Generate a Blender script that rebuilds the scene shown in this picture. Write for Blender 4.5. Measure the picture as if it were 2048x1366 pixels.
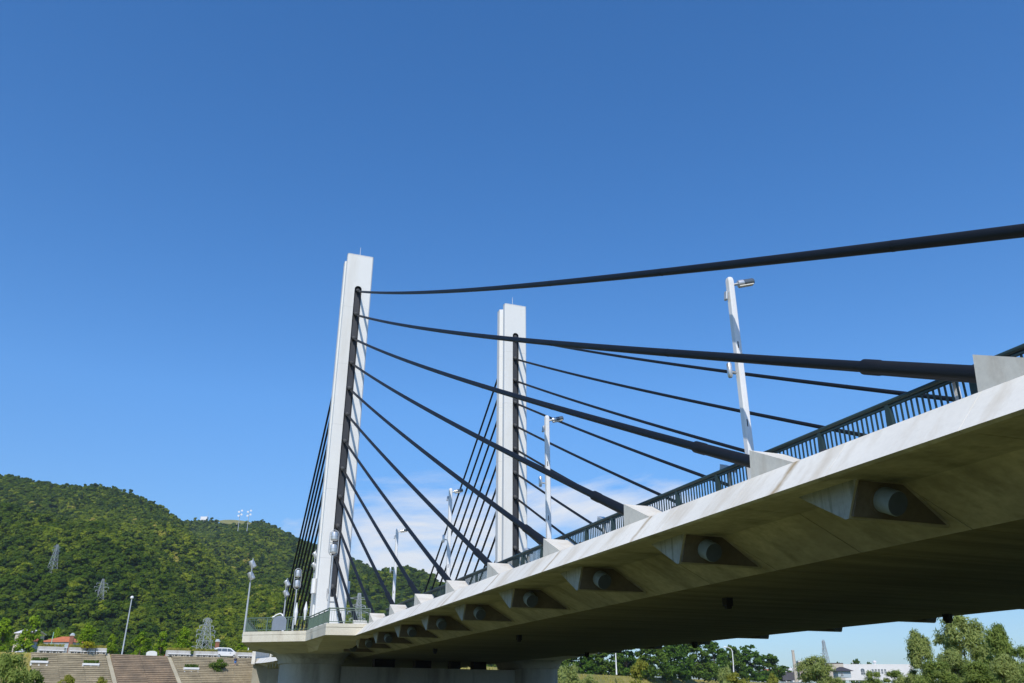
import bpy, bmesh, math, random
import numpy as np
from mathutils import Vector, Matrix
from mathutils.bvhtree import BVHTree

for _o in list(bpy.data.objects): bpy.data.objects.remove(_o)
scene = bpy.context.scene
COL = scene.collection
R = math.radians

# ------------------------------------------------------------------ camera
YAW, PITCH, ROLL, FPX = 0.35882, 0.40845, 0.00181, 1641.21     # FPX: focal length in pixels of a 2048 px wide picture
CAM = Vector((-11.254, -68.844, 1.60))
_f0 = Vector((math.sin(YAW), math.cos(YAW), 0)); _r0 = Vector((math.cos(YAW), -math.sin(YAW), 0)); _u0 = Vector((0, 0, 1))
FW = _f0*math.cos(PITCH) + _u0*math.sin(PITCH); _up = -_f0*math.sin(PITCH) + _u0*math.cos(PITCH)
RT = _r0*math.cos(ROLL) + _up*math.sin(ROLL); UP = -_r0*math.sin(ROLL) + _up*math.cos(ROLL)
cd = bpy.data.cameras.new('camera'); cam = bpy.data.objects.new('camera', cd); COL.objects.link(cam)
cd.sensor_width = 36; cd.lens = 36*FPX/2048; cd.clip_end = 9000; cd.clip_start = .2
m = Matrix((RT, UP, -FW)).transposed().to_4x4(); m.translation = CAM; cam.matrix_world = m
scene.camera = cam

# ------------------------------------------------------------------ sky and sun
SUN_EL, SUN_AZ = 45.0, 24.5      # azimuth measured from the -Y axis towards -X (behind the camera, to its left)
to_sun = Vector((-math.sin(R(SUN_AZ))*math.cos(R(SUN_EL)), -math.cos(R(SUN_AZ))*math.cos(R(SUN_EL)), math.sin(R(SUN_EL))))
world = bpy.data.worlds.new('World'); scene.world = world; world.use_nodes = True
wn, wl = world.node_tree.nodes, world.node_tree.links
bg = wn['Background']; bg.inputs['Strength'].default_value = 0.115
sky = wn.new('ShaderNodeTexSky'); sky.sky_type = 'NISHITA'; sky.sun_disc = False
sky.sun_elevation = R(SUN_EL); sky.sun_rotation = math.atan2(to_sun.x, to_sun.y)
sky.air_density = 1.0; sky.dust_density = 0.25; sky.ozone_density = 2.6; sky.altitude = 60
def wnode(t, **k):
    n = wn.new(t)
    for a, b in k.items(): setattr(n, a, b)
    return n
def wmath(op, a, b=None, c=None, clamp=False):
    n = wnode('ShaderNodeMath', operation=op, use_clamp=clamp)
    for i, x in enumerate((a, b, c)):
        if x is None: continue
        if isinstance(x, (int, float)): n.inputs[i].default_value = x
        else: wl.new(x, n.inputs[i])
    return n.outputs[0]
tc = wnode('ShaderNodeTexCoord'); sep = wnode('ShaderNodeSeparateXYZ'); wl.new(tc.outputs['Generated'], sep.inputs[0])
zc = wmath('MAXIMUM', sep.outputs[2], .02)
cmb = wnode('ShaderNodeCombineXYZ')
wl.new(wmath('DIVIDE', sep.outputs[0], wmath('ADD', zc, .10)), cmb.inputs[0]); wl.new(wmath('DIVIDE', sep.outputs[1], wmath('ADD', zc, .10)), cmb.inputs[1])
n1 = wnode('ShaderNodeTexNoise'); n1.inputs['Scale'].default_value = 1.0; n1.inputs['Detail'].default_value = 9; n1.inputs['Roughness'].default_value = .56; n1.inputs['Distortion'].default_value = .6
mp = wnode('ShaderNodeMapping'); mp.inputs['Location'].default_value = (5.5, 21.7, 0); mp.inputs['Rotation'].default_value = (0, 0, .5); mp.inputs['Scale'].default_value = (1, 1, 1)
wl.new(cmb.outputs[0], mp.inputs[0]); wl.new(mp.outputs[0], n1.inputs['Vector'])
# fair-weather cloud only low over the horizon, thinning out upwards
low = wmath('SUBTRACT', 1.0, wmath('DIVIDE', wmath('ABSOLUTE', wmath('SUBTRACT', sep.outputs[2], .168)), .10), clamp=True)
low = wmath('SMOOTH_MIN', low, .6, .3)
vd = wnode('ShaderNodeVectorMath', operation='DOT_PRODUCT'); wl.new(tc.outputs['Generated'], vd.inputs[0]); vd.inputs[1].default_value = (.36, .93, .18)      # a bank of cloud beyond the far shore
bank_ = wmath('MULTIPLY', wmath('SUBTRACT', vd.outputs['Value'], .955), 24, clamp=True)
thr = wmath('SUBTRACT', .86, wmath('ADD', wmath('MULTIPLY', low, .42), wmath('MULTIPLY', bank_, .25)))
cl = wmath('MULTIPLY', wmath('MULTIPLY', wmath('SUBTRACT', n1.outputs[0], thr), 5.2, clamp=True), wmath('MULTIPLY', low, 2.5, clamp=True))
cl = wmath('MULTIPLY', cl, .92)
mixc = wnode('ShaderNodeMix', data_type='RGBA'); wl.new(cl, mixc.inputs[0]); hs = wnode('ShaderNodeHueSaturation'); hs.inputs['Saturation'].default_value = 1.31; hs.inputs['Value'].default_value = 1.62; hs.inputs['Hue'].default_value = .505; wl.new(sky.outputs[0], hs.inputs['Color'])
hz = wnode('ShaderNodeValToRGB'); wl.new(sep.outputs[2], hz.inputs[0]); hz.color_ramp.elements[0].color = (.33, .41, .62, 1); hz.color_ramp.elements[1].position = .32; hz.color_ramp.elements[1].color = (1, 1, 1, 1)
_e = hz.color_ramp.elements.new(.12); _e.color = (.62, .68, .74, 1)
dim = wnode('ShaderNodeMix', data_type='RGBA', blend_type='MULTIPLY'); dim.inputs[0].default_value = 1; wl.new(hs.outputs[0], dim.inputs[6]); wl.new(hz.outputs[0], dim.inputs[7])
wl.new(dim.outputs[2], mixc.inputs[6]); mixc.inputs[7].default_value = (7.6, 7.9, 8.3, 1)
wl.new(mixc.outputs[2], bg.inputs['Color'])
sd = bpy.data.lights.new('sun', 'SUN'); sd.energy = 4.0; sd.angle = R(.53); sd.color = (1, .945, .86)
sun = bpy.data.objects.new('sun', sd); COL.objects.link(sun); sun.rotation_euler = to_sun.to_track_quat('Z', 'Y').to_euler()
vs = scene.view_settings; vs.view_transform = 'Standard'; vs.look = 'None'; vs.exposure = 0.0; vs.gamma = 1; vs.use_curve_mapping = False
scene.render.engine = 'CYCLES'; scene.cycles.max_bounces = 7; scene.cycles.diffuse_bounces = 4; scene.cycles.transparent_max_bounces = 6

# ------------------------------------------------------------------ helpers
def ray(px, py): return (FW + RT*((px-1024)/FPX) - UP*((py-683)/FPX))
def at_Z(px, py, Z): d = ray(px, py); return CAM + d*((Z-CAM.z)/d.z)
def at_Y(px, py, Y): d = ray(px, py); return CAM + d*((Y-CAM.y)/d.y)
def at_X(px, py, X): d = ray(px, py); return CAM + d*((X-CAM.x)/d.x)
def at_D(px, py, D): d = ray(px, py); return CAM + d*(D/d.dot(_f0))           # D: level distance along the view
def h_D(px, py, D): return at_D(px, py, D).z

WORLD = set()                       # things whose parts are given in world coordinates
def under(o, parent):
    o.parent = parent
    if parent is not None:
        if parent.name in WORLD: o.matrix_parent_inverse = Matrix.Translation(-parent.location)
    return o
class MB:
    def __init__(s): s.v = []; s.f = []; s.mi = []
    def add(s, vs, fs, mi=0):
        b = len(s.v); s.v += [tuple(x) for x in vs]; s.f += [tuple(b+i for i in f) for f in fs]; s.mi += [mi]*len(fs); return s
    def box(s, c, sz, rot=None, mi=0):
        c = Vector(c); hx, hy, hz = sz[0]/2, sz[1]/2, sz[2]/2
        vs = [Vector((x, y, z)) for x in (-hx, hx) for y in (-hy, hy) for z in (-hz, hz)]
        if rot: vs = [rot @ q for q in vs]
        return s.add([q+c for q in vs], [(0,1,3,2),(4,6,7,5),(0,4,5,1),(2,3,7,6),(0,2,6,4),(1,5,7,3)], mi)
    def prism(s, poly, fn, a, b, mi=0):                       # poly in 2D, fn(p, t) -> 3D point
        n = len(poly); vs = [fn(p, a) for p in poly] + [fn(p, b) for p in poly]
        fs = [(i, (i+1) % n, n+(i+1) % n, n+i) for i in range(n)] + [tuple(range(n-1, -1, -1)), tuple(range(n, 2*n))]
        return s.add(vs, fs, mi)
    def path(s, pts, rad, n=8, mi=0, closed=False, cap=True):
        pts = [Vector(p) for p in pts]; m_ = len(pts); b = len(s.v)
        if not hasattr(rad, '__len__'): rad = [rad]*m_
        ref = None; vs = []
        for i, p in enumerate(pts):
            if closed: t = pts[(i+1) % m_]-pts[i-1]
            else: t = pts[min(i+1, m_-1)]-pts[max(i-1, 0)]
            t.normalize()
            if ref is None: ref = t.orthogonal().normalized()
            ref = (ref - t*ref.dot(t)).normalized(); bi = t.cross(ref)
            vs += [p + (ref*math.cos(2*math.pi*k/n) + bi*math.sin(2*math.pi*k/n))*rad[i] for k in range(n)]
        fs = []
        for i in range(m_ if closed else m_-1):
            j = (i+1) % m_
            fs += [(i*n+k, i*n+(k+1) % n, j*n+(k+1) % n, j*n+k) for k in range(n)]
        if cap and not closed: fs += [tuple(range(n-1, -1, -1)), tuple((m_-1)*n+k for k in range(n))]
        return s.add(vs, fs, mi)
    def tube(s, a, b, r0, r1=None, n=8, mi=0): return s.path([a, b], [r0, r0 if r1 is None else r1], n, mi)
    def loft(s, rings, mi=0, cap0=True, cap1=True):
        n = len(rings[0]); vs = [p for r in rings for p in r]; fs = []
        for i in range(len(rings)-1): fs += [(i*n+k, i*n+(k+1) % n, (i+1)*n+(k+1) % n, (i+1)*n+k) for k in range(n)]
        if cap0: fs.append(tuple(range(n-1, -1, -1)))
        if cap1: fs.append(tuple((len(rings)-1)*n+k for k in range(n)))
        return s.add(vs, fs, mi)
    def mesh(s, name, mats, smooth=False, fix=True):
        me = bpy.data.meshes.new(name); me.from_pydata(s.v, [], s.f)
        for m_ in (mats if isinstance(mats, (list, tuple)) else [mats]): me.materials.append(m_)
        if any(s.mi): me.polygons.foreach_set('material_index', s.mi)
        if fix:
            bm = bmesh.new(); bm.from_mesh(me); bmesh.ops.recalc_face_normals(bm, faces=bm.faces); bm.to_mesh(me); bm.free()
        if smooth:
            me.polygons.foreach_set('use_smooth', [True]*len(me.polygons))
            try: me.set_sharp_from_angle(angle=R(38))
            except Exception: pass
        me.update(); return me
    def build(s, name, mats, parent=None, loc=None, smooth=False, bevel=0, fix=True):
        o = bpy.data.objects.new(name, s.mesh(name, mats, smooth, fix)); COL.objects.link(o); under(o, parent)
        if loc is not None: o.location = loc
        if bevel:
            b = o.modifiers.new('bevel', 'BEVEL'); b.width = bevel; b.segments = 2; b.limit_method = 'ANGLE'; b.angle_limit = R(35)
        return o
def put(me, name, parent=None, loc=(0,0,0), rot=None):
    o = bpy.data.objects.new(name, me); COL.objects.link(o); under(o, parent); o.location = loc
    if rot is not None: o.rotation_euler = rot
    return o
def thing(name, label, cat, loc=(0,0,0), rz=0, group=None, world=False):
    o = bpy.data.objects.new(name, None); COL.objects.link(o); o.location = loc; o.rotation_euler = (0, 0, rz); o.empty_display_size = .3
    if world: WORLD.add(o.name)
    return tag(o, label, cat, group)
def tag(o, label, cat, group=None):
    o['label'] = label; o['category'] = cat
    if group: o['group'] = group
    return o
def struct(o): o['kind'] = 'structure'; return o
def stuff(o): o['kind'] = 'stuff'; return o
def copy_tree(o, parent=None):
    c = o.copy(); COL.objects.link(c); c.parent = parent
    for ch in list(o.children): copy_tree(ch, c)
    return c

# ------------------------------------------------------------------ materials
MATS = {}
def mat(name, col, rough=.7, var=.12, scale=1.2, fine=14, metal=0, bump=0, streak=None, spec=.4, tint=None, board=0, drip=None):
    """base colour with broad + fine unevenness; streak = (colour, amount, freq xy, freq z) for run-off stains"""
    if name in MATS: return MATS[name]
    M = bpy.data.materials.new(name); M.use_nodes = True; N, L = M.node_tree.nodes, M.node_tree.links; P = N['Principled BSDF']
    P.inputs['Roughness'].default_value = rough; P.inputs['Metallic'].default_value = metal; P.inputs['Specular IOR Level'].default_value = spec
    g = N.new('ShaderNodeNewGeometry')
    def noise(sc, det, vec=None, ro=.6):
        n = N.new('ShaderNodeTexNoise'); n.inputs['Scale'].default_value = sc; n.inputs['Detail'].default_value = det; n.inputs['Roughness'].default_value = ro
        L.new(vec or g.outputs['Position'], n.inputs['Vector']); return n.outputs[0]
    def ramp(f, lo, hi, a, b):
        r = N.new('ShaderNodeMapRange'); L.new(f, r.inputs[0]); r.inputs[1].default_value = lo; r.inputs[2].default_value = hi; r.inputs[3].default_value = a; r.inputs[4].default_value = b; return r.outputs[0]
    def mx(f, a, b, mode='MIX'):
        n = N.new('ShaderNodeMix'); n.data_type = 'RGBA'; n.blend_type = mode
        if isinstance(f, (int, float)): n.inputs[0].default_value = f
        else: L.new(f, n.inputs[0])
        for i, x in ((6, a), (7, b)):
            if isinstance(x, tuple): n.inputs[i].default_value = (*x, 1)
            else: L.new(x, n.inputs[i])
        return n.outputs[2]
    c = mx(ramp(noise(scale*.35, 5), .3, .7, 0, 1), tuple(x*(1-var) for x in col), tuple(min(1, x*(1+var)) for x in (tint or col)))
    c = mx(ramp(noise(fine, 4), .35, .7, 0, var*2.2), c, tuple(x*.6 for x in col))
    if streak:
        sc, amt, fx, fz = streak
        mp_ = N.new('ShaderNodeMapping'); mp_.inputs['Scale'].default_value = (fx*.4, fx, fz); L.new(g.outputs['Position'], mp_.inputs[0])
        c = mx(ramp(noise(1, 5, mp_.outputs[0], .62), .5, .74, 0, amt), c, sc)
    if drip:                                       # run-off marks repeating along Y: (period, offset, half width, colour, amount)
        pe, of, hw_, dc, am = drip; sx = N.new('ShaderNodeSeparateXYZ'); wob = N.new('ShaderNodeMath'); wob.operation = 'MULTIPLY_ADD'; wob.inputs[1].default_value = .3
        L.new(g.outputs['Position'], sx.inputs[0]); L.new(noise(2.5, 3), wob.inputs[0]); L.new(sx.outputs[1], wob.inputs[2])
        pp = N.new('ShaderNodeMath'); pp.operation = 'ADD'; pp.inputs[1].default_value = of-.15; L.new(wob.outputs[0], pp.inputs[0])
        pi_ = N.new('ShaderNodeMath'); pi_.operation = 'PINGPONG'; pi_.inputs[1].default_value = pe/2; L.new(pp.outputs[0], pi_.inputs[0])
        mm = N.new('ShaderNodeMath'); mm.operation = 'MULTIPLY'; L.new(ramp(pi_.outputs[0], 0, hw_, am, 0), mm.inputs[0]); L.new(ramp(noise(.9, 4), .3, .6, .35, 1), mm.inputs[1])
        c = mx(mm.outputs[0], c, dc)
    if board:
        mp_ = N.new('ShaderNodeMapping'); mp_.inputs['Scale'].default_value = (.07, board, 0); L.new(g.outputs['Position'], mp_.inputs[0])
        c = mx(ramp(noise(1, 3, mp_.outputs[0], .7), .40, .62, 0, .7), c, tuple(x*.5 for x in col))
    L.new(c, P.inputs['Base Color'])
    if bump:
        b = N.new('ShaderNodeBump'); b.inputs['Strength'].default_value = bump; b.inputs['Distance'].default_value = .02; L.new(noise(fine*1.5, 6), b.inputs['Height']); L.new(b.outputs[0], P.inputs['Normal'])
    MATS[name] = M; return M
def leafmat(name, c1, c2, c3=None, trans=.3, sc=.5, inst=False):
    if name in MATS: return MATS[name]
    M = bpy.data.materials.new(name); M.use_nodes = True; N, L = M.node_tree.nodes, M.node_tree.links
    N.remove(N['Principled BSDF']); out = N['Material Output']
    g = N.new('ShaderNodeNewGeometry'); n = N.new('ShaderNodeTexNoise'); n.inputs['Scale'].default_value = sc; n.inputs['Detail'].default_value = 6; L.new(g.outputs['Position'], n.inputs['Vector'])
    r = N.new('ShaderNodeValToRGB'); e = r.color_ramp.elements
    e[0].position = .30; e[0].color = (*c1, 1); e[1].position = .68; e[1].color = (*c2, 1)
    if c3: x = e.new(.82); x.color = (*c3, 1)
    fac = n.outputs[0]
    if inst:
        a = N.new('ShaderNodeAttribute'); a.attribute_type = 'INSTANCER'; a.attribute_name = 'tint'
        ma = N.new('ShaderNodeMath'); ma.operation = 'MULTIPLY_ADD'; L.new(fac, ma.inputs[0]); ma.inputs[1].default_value = .35; L.new(a.outputs['Fac'], ma.inputs[2]); fac = ma.outputs[0]
    L.new(fac, r.inputs[0])
    d = N.new('ShaderNodeBsdfDiffuse'); t = N.new('ShaderNodeBsdfTranslucent'); mx = N.new('ShaderNodeMixShader'); mx.inputs[0].default_value = trans
    L.new(r.outputs[0], d.inputs[0]); L.new(r.outputs[0], t.inputs[0]); L.new(d.outputs[0], mx.inputs[1]); L.new(t.outputs[0], mx.inputs[2]); L.new(mx.outputs[0], out.inputs[0])
    MATS[name] = M; return M

RUST = (.30, .19, .09)
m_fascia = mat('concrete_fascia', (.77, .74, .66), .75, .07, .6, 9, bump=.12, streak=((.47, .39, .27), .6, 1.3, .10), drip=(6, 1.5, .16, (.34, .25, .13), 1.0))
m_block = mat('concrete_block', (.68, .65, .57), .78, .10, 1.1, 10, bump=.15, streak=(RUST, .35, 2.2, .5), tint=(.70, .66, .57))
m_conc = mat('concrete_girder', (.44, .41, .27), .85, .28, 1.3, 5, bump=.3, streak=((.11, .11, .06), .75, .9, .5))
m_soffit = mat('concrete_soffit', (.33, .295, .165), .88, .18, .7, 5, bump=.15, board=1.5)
m_pier = mat('concrete_pier', (.43, .43, .41), .85, .14, .8, 9, bump=.25, streak=((.13, .13, .12), .75, 1.7, .12))
m_plat = mat('concrete_platform', (.64, .60, .49), .82, .12, 1.2, 9, bump=.2, streak=((.33, .27, .19), .6, 1.5, .2))
m_asph = mat('asphalt', (.055, .055, .055), .9, .2, 2, 30)
m_pylon = mat('painted_steel_white', (.74, .74, .715), .5, .035, .35, 3, streak=((.56, .53, .46), .45, 1.1, .06))
m_seam = mat('seam_grey', (.50, .50, .48), .6, .1)
m_slot = mat('slot_dark_steel', (.040, .043, .050), .55, .2, 1, 6)
m_cable = mat('black_cable_sheath', (.007, .008, .010), .55, .25, .8, 5, spec=.32)
m_sadd = mat('saddle_steel', (.11, .11, .11), .5, .2, 2, 9, metal=.3)
m_cap = mat('anchor_cap_grey', (.21, .26, .275), .6, .22, 2, 7, streak=((.20, .21, .20), .5, 3, 1))
m_capend = mat('anchor_cap_lid', (.06, .075, .085), .6, .2, 3, 8)
m_plate = mat('shade_brown_plate', (.12, .10, .068), .8, .25, 3, 8)  # shade of the down-facing housing fronts put into the plate colour
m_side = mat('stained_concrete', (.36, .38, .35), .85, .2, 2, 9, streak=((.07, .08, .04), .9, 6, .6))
m_dark = mat('dark_rubber', (.02, .02, .022), .7, .2)
m_rail = mat('railing_green', (.024, .045, .037), .45, .12, 2, 8, spec=.5)
m_white = mat('white_paint', (.80, .80, .79), .4, .04, 1, 6)
m_cream = mat('cream_paint', (.70, .67, .58), .5, .06, 1, 6)
m_galv = mat('galvanised_steel', (.50, .52, .53), .42, .1, 2, 10, metal=.35)
m_drum = mat('brushed_aluminium', (.68, .68, .67), .36, .06, 2, 12, metal=.65)
m_glass = mat('smoked_glass', (.10, .12, .14), .08, .05, spec=.9)
m_lens = mat('lamp_lens', (.55, .55, .50), .15, .05, spec=.8)
m_plan = mat('planter_concrete', (.52, .50, .45), .85, .12, 1.5, 10, streak=((.25, .23, .2), .5, 2, .6))
m_stepL = mat('revetment_grey', (.41, .345, .235), .9, .2, 1.2, 3, tint=(.46, .39, .265))
m_stepM = mat('revetment_brown', (.34, .265, .19), .9, .22, 1.2, 3, tint=(.40, .30, .20))
m_kerb = mat('revetment_kerb', (.44, .39, .27), .9, .16, 1, 5)
m_brick = mat('red_brick', (.28, .12, .075), .85, .2, 3, 8)
m_roof = mat('orange_roof_tile', (.55, .17, .07), .75, .18, 2, 6)
m_droof = mat('dark_roof', (.06, .055, .065), .8, .15)
m_wall = mat('white_render', (.72, .70, .68), .8, .05, .6, 4)
m_beige = mat('beige_render', (.52, .46, .38), .85, .08, .6, 4)
m_pink = mat('pinkish_render', (.58, .47, .40), .85, .06, .6, 4)
m_gwall = mat('blue_grey_render', (.40, .46, .50), .8, .06)
m_grwall = mat('dark_grey_wall', (.10, .10, .12), .85, .1)
m_trunk = mat('bark', (.09, .07, .05), .9, .25, 3, 9)
m_low = mat('riverside_ground', (.145, .15, .048), .95, .3, .3, 4)
m_grass = mat('grass_ground', (.25, .25, .065), .95, .3, .3, 4, tint=(.36, .29, .085))
m_earth = mat('forest_floor', (.030, .055, .012), 1, .25, .1, 2, spec=0)
m_road = mat('levee_road', (.42, .40, .35), .9, .1, 1, 6)
m_tyre = mat('tyre', (.015, .015, .015), .8, .1)
m_skin = mat('skin', (.45, .28, .2), .6, .05)
m_hair = mat('hair', (.02, .016, .014), .6, .1)
m_shirt = mat('dark_shirt', (.03, .035, .06), .8, .1)
m_short = mat('blue_shorts', (.05, .16, .42), .8, .1)
l_zel = leafmat('leaf_zelkova', (.15, .27, .02), (.33, .46, .035), (.44, .53, .07), .45, .9)
l_dark = leafmat('leaf_dark', (.045, .105, .018), (.135, .24, .035), (.22, .33, .06), .4, .5)
l_deep = leafmat('leaf_deep', (.02, .05, .01), (.06, .12, .018), (.10, .17, .03), .25, .5)
l_mid = leafmat('leaf_mid', (.05, .105, .018), (.15, .23, .035), (.24, .30, .06), .35, .5)
l_wil = leafmat('leaf_willow', (.24, .30, .08), (.47, .53, .19), (.58, .60, .32), .52, 1.1)
l_wild = leafmat('leaf_willow_dark', (.17, .24, .05), (.36, .44, .12), (.48, .53, .22), .5, 1.1)
l_yel = leafmat('leaf_yellowish', (.17, .20, .03), (.36, .36, .07), (.48, .46, .12), .4, 1.2)
l_grass = leafmat('blade_grass', (.24, .26, .05), (.46, .40, .09), (.50, .42, .16), .35, .4)
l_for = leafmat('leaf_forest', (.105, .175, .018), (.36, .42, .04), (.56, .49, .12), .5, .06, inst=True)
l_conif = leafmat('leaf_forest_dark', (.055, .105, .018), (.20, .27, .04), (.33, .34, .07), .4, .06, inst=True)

# ------------------------------------------------------------------ bridge frame: u along the axis towards the camera, v across, z above the anchor tops
ZG = 6.68
def rise(u): return 0 if u > -15 else 2.5*((-u-15)/93)**2
def B(u, v, z): return Vector((v, -u, z+ZG+rise(u)))

# ------------------------------------------------------------------ ground, levee, revetment, far ground
PB = Vector((-.7, 108, 0)); EB = Vector((.966, .259, 0)); NB = Vector((.259, -.966, 0))    # bank line, its direction, its normal towards the river
ZT = 8.3
crest = [PB+EB*s for s in (-700, -300, -150, -90, -55, -25, 0, 25)] + [Vector(p) for p in ((48, 126, 0), (75, 148, 0), (109.6, 188, 0), (155, 223, 0), (206, 260, 0), (283, 317, 0), (420, 420, 0), (640, 585, 0), (1300, 1080, 0))]
g = MB(); g.add([(-2500, -900, 0), (3000, -900, 0), (3000, 1500, 0), (-2500, 1500, 0)], [(0,1,2,3)])
struct(g.build('ground', m_low))
def crest_n(i):
    a = crest[max(i-1, 0)]; b = crest[min(i+1, len(crest)-1)]; t = (b-a).normalized(); return Vector((t.y, -t.x, 0))
g = MB(); rows = []
for i, p in enumerate(crest):
    n = crest_n(i); rows.append([p+n*19+Vector((0,0,-.9)), p+n*15.5+Vector((0,0,ZT-8.4)), p+n*8+Vector((0,0,ZT-4.6)), p+n*.6+Vector((0,0,ZT-.55)), p+Vector((0,0,ZT)), p-n*9+Vector((0,0,ZT))])
vs_ = [q for r in rows for q in r]; k = 6
g.add(vs_, [(i*k+j, (i+1)*k+j, (i+1)*k+j+1, i*k+j+1) for i in range(len(rows)-1) for j in range(k-1)])
struct(g.build('levee_bank', m_grass, smooth=False))
g = MB(); w = [crest[i]-crest_n(i)*8.9+Vector((0,0,ZT-.02)) for i in range(len(crest))]
g.add(w+[Vector((2600, 2400, ZT-.02)), Vector((-2400, 2400, ZT-.02))], [tuple(range(len(w)+2))]); struct(g.build('town_ground', m_grass))
g = MB(); rd = []
for i in range(len(crest)): n = crest_n(i); rd.append((crest[i]-n*1.2+Vector((0,0,ZT+.006)), crest[i]-n*6.2+Vector((0,0,ZT+.006))))
vs_ = [q for r in rd for q in r]; g.add(vs_, [(2*i, 2*i+2, 2*i+3, 2*i+1) for i in range(len(rd)-1)]); struct(g.build('road', m_road))

def bank_s(px, py=1305):                   # distance along the bank line where the view through px crosses it
    d = ray(px, py); t = (PB-CAM).dot(NB)/d.dot(NB); return (CAM+d*t-PB).dot(EB)
def bank(s, back, z): return PB+EB*s-NB*back+Vector((0, 0, z))

# stepped revetment: three fields of steps, two kerbs
RISE, TREAD, NST = .31, .635, 27
rev = thing('stepped_revetment', 'wide brown concrete stepped river bank rising left of the bridge', 'steps', bank(-22, 0, 0), world=True)
def steps(s0, s1, m, seed):
    rnd = random.Random(seed); b = MB(); nseg = max(1, int((s1-s0)/3.2))
    for j in range(NST):
        zt = ZT+.06-j*RISE; y0 = TREAD*j+.1
        for q in range(nseg):                                     # each course is laid in lengths that sit unevenly
            a, c = s0+(s1-s0)*q/nseg, s0+(s1-s0)*(q+1)/nseg-.025
            dz, dy = rnd.uniform(-.03, .03), rnd.uniform(-.05, .05)
            P = lambda p, t: bank(t, 0, 0)+NB*p[0]+Vector((0, 0, p[1]))
            b.prism([(y0-.4, zt+dz), (y0+TREAD+dy, zt+dz-.015), (y0+TREAD+dy, zt+dz-RISE*.55), (y0+TREAD-.09+dy, zt+dz-RISE*.6), (y0+TREAD-.09, zt-RISE-.1), (y0-.4, zt-RISE-.2)], P, a, c)
    o = b.build('step_field', m, rev); return o
S0, S1, S2, S3 = bank_s(62), bank_s(216), bank_s(338, 1310), bank_s(522, 1314)
steps(S0, S1-.5, m_stepL, 1); steps(S1+.5, S2-.45, m_stepM, 2); steps(S2+.45, S3, m_stepL, 3)
for s in (S1, S2):
    b = MB(); P = lambda p, t: bank(t, 0, 0)+NB*p[0]+Vector((0, 0, p[1]))
    b.prism([(-.3, ZT+.2), (TREAD*NST, ZT+.28-RISE*NST), (TREAD*NST, ZT-.6-RISE*NST), (-.3, ZT-.7)], P, s-.33, s+.33)
    o = b.build('kerb', m_kerb, rev)

# ------------------------------------------------------------------ the bridge
bridge = thing('cable_stayed_bridge', 'concrete cable stayed bridge with two white pylons and black stays', 'bridge', (10, 9.6, 0), world=True)
SKEW = 5.333                                 # far side stands this much farther from the camera
CV, FV = .36, 19.64                          # planes of the near and far stays
# deck: 6 m segments
SEC = [(0, -.63), (-.69, -1.36), (-.60, -1.395), (-.50, -1.395), (-.47, -1.36), (1.15, -1.34), (2.7, -2.1), (17.3, -2.1), (18.85, -1.34), (20.47, -1.36), (20.50, -1.395), (20.60, -1.395), (20.69, -1.36), (20, -.63), (18.9, -.63), (18.9, -.66), (1.1, -.66), (1.1, -.63)]
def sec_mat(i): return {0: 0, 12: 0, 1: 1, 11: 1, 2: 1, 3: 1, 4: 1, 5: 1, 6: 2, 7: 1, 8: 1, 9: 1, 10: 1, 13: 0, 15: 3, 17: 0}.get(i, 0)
def deck_mesh(ln):
    b = MB(); n = len(SEC); und = {5, 6, 7, 8}; mid_ = [(v*(1 if i not in und else 1)+(0 if i not in und else (.02 if v < 10 else -.02)), z+(0 if i not in und else .02)) for i, (v, z) in enumerate(SEC)]; ins = [(10+(v-10)*.9986, -1.25+(z+1.25)*.982) for v, z in SEC]
    rings = [[(v, y, z) for v, z in sec] for sec, y in ((ins, 0), (ins, .003), (mid_, .006), (mid_, .013), (SEC, .018), (SEC, ln-.018), (mid_, ln-.013), (mid_, ln-.006), (ins, ln-.003), (ins, ln))]
    b.add([p for r_ in rings for p in r_], [])
    for j in range(9):
        for i in range(n): b.f.append((j*n+i, j*n+(i+1) % n, (j+1)*n+(i+1) % n, (j+1)*n+i)); b.mi.append(sec_mat(i))
    b.f += [tuple(range(n)), tuple(9*n+i for i in range(n))]; b.mi += [1, 1]
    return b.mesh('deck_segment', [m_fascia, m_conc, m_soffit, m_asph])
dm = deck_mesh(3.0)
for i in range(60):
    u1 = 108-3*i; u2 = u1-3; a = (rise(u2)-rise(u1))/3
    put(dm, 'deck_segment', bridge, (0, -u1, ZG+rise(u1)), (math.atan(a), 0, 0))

# anchor blocks on the edge, anchor housings below, stays
def flip(me_pts): return me_pts
def block_mesh(side, dirn):
    b = MB(); W = 1.0; x = (lambda v: v*side)
    # dirn: +1 cable comes from -u (front span), local y = -u
    P = lambda u, v, z: (x(v), -u*dirn, z)
    pts = [P(0, .0, 0), P(0, W, 0), P(-.06, 0, -.64), P(-.06, W, -.64), P(1.42, 0, -.635), P(1.30, W, -.635)]
    b.add(pts, [(0,1,5,4), (0,2,3,1), (0,4,2), (1,3,5), (2,4,5,3)])
    return b.mesh('anchor_block', m_block)
def house_mesh(side, dirn):
    b = MB(); P = lambda p, v: (v*side, -p[0]*dirn, p[1])
    b.prism([(1.25, -1.22), (3.10, -1.22), (3.05, -1.36), (2.70, -2.03), (2.62, -2.03), (1.40, -1.36)], P, 0, 2.44)
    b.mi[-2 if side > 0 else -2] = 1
    return b.mesh('anchor_housing', [m_conc, m_side])
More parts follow.
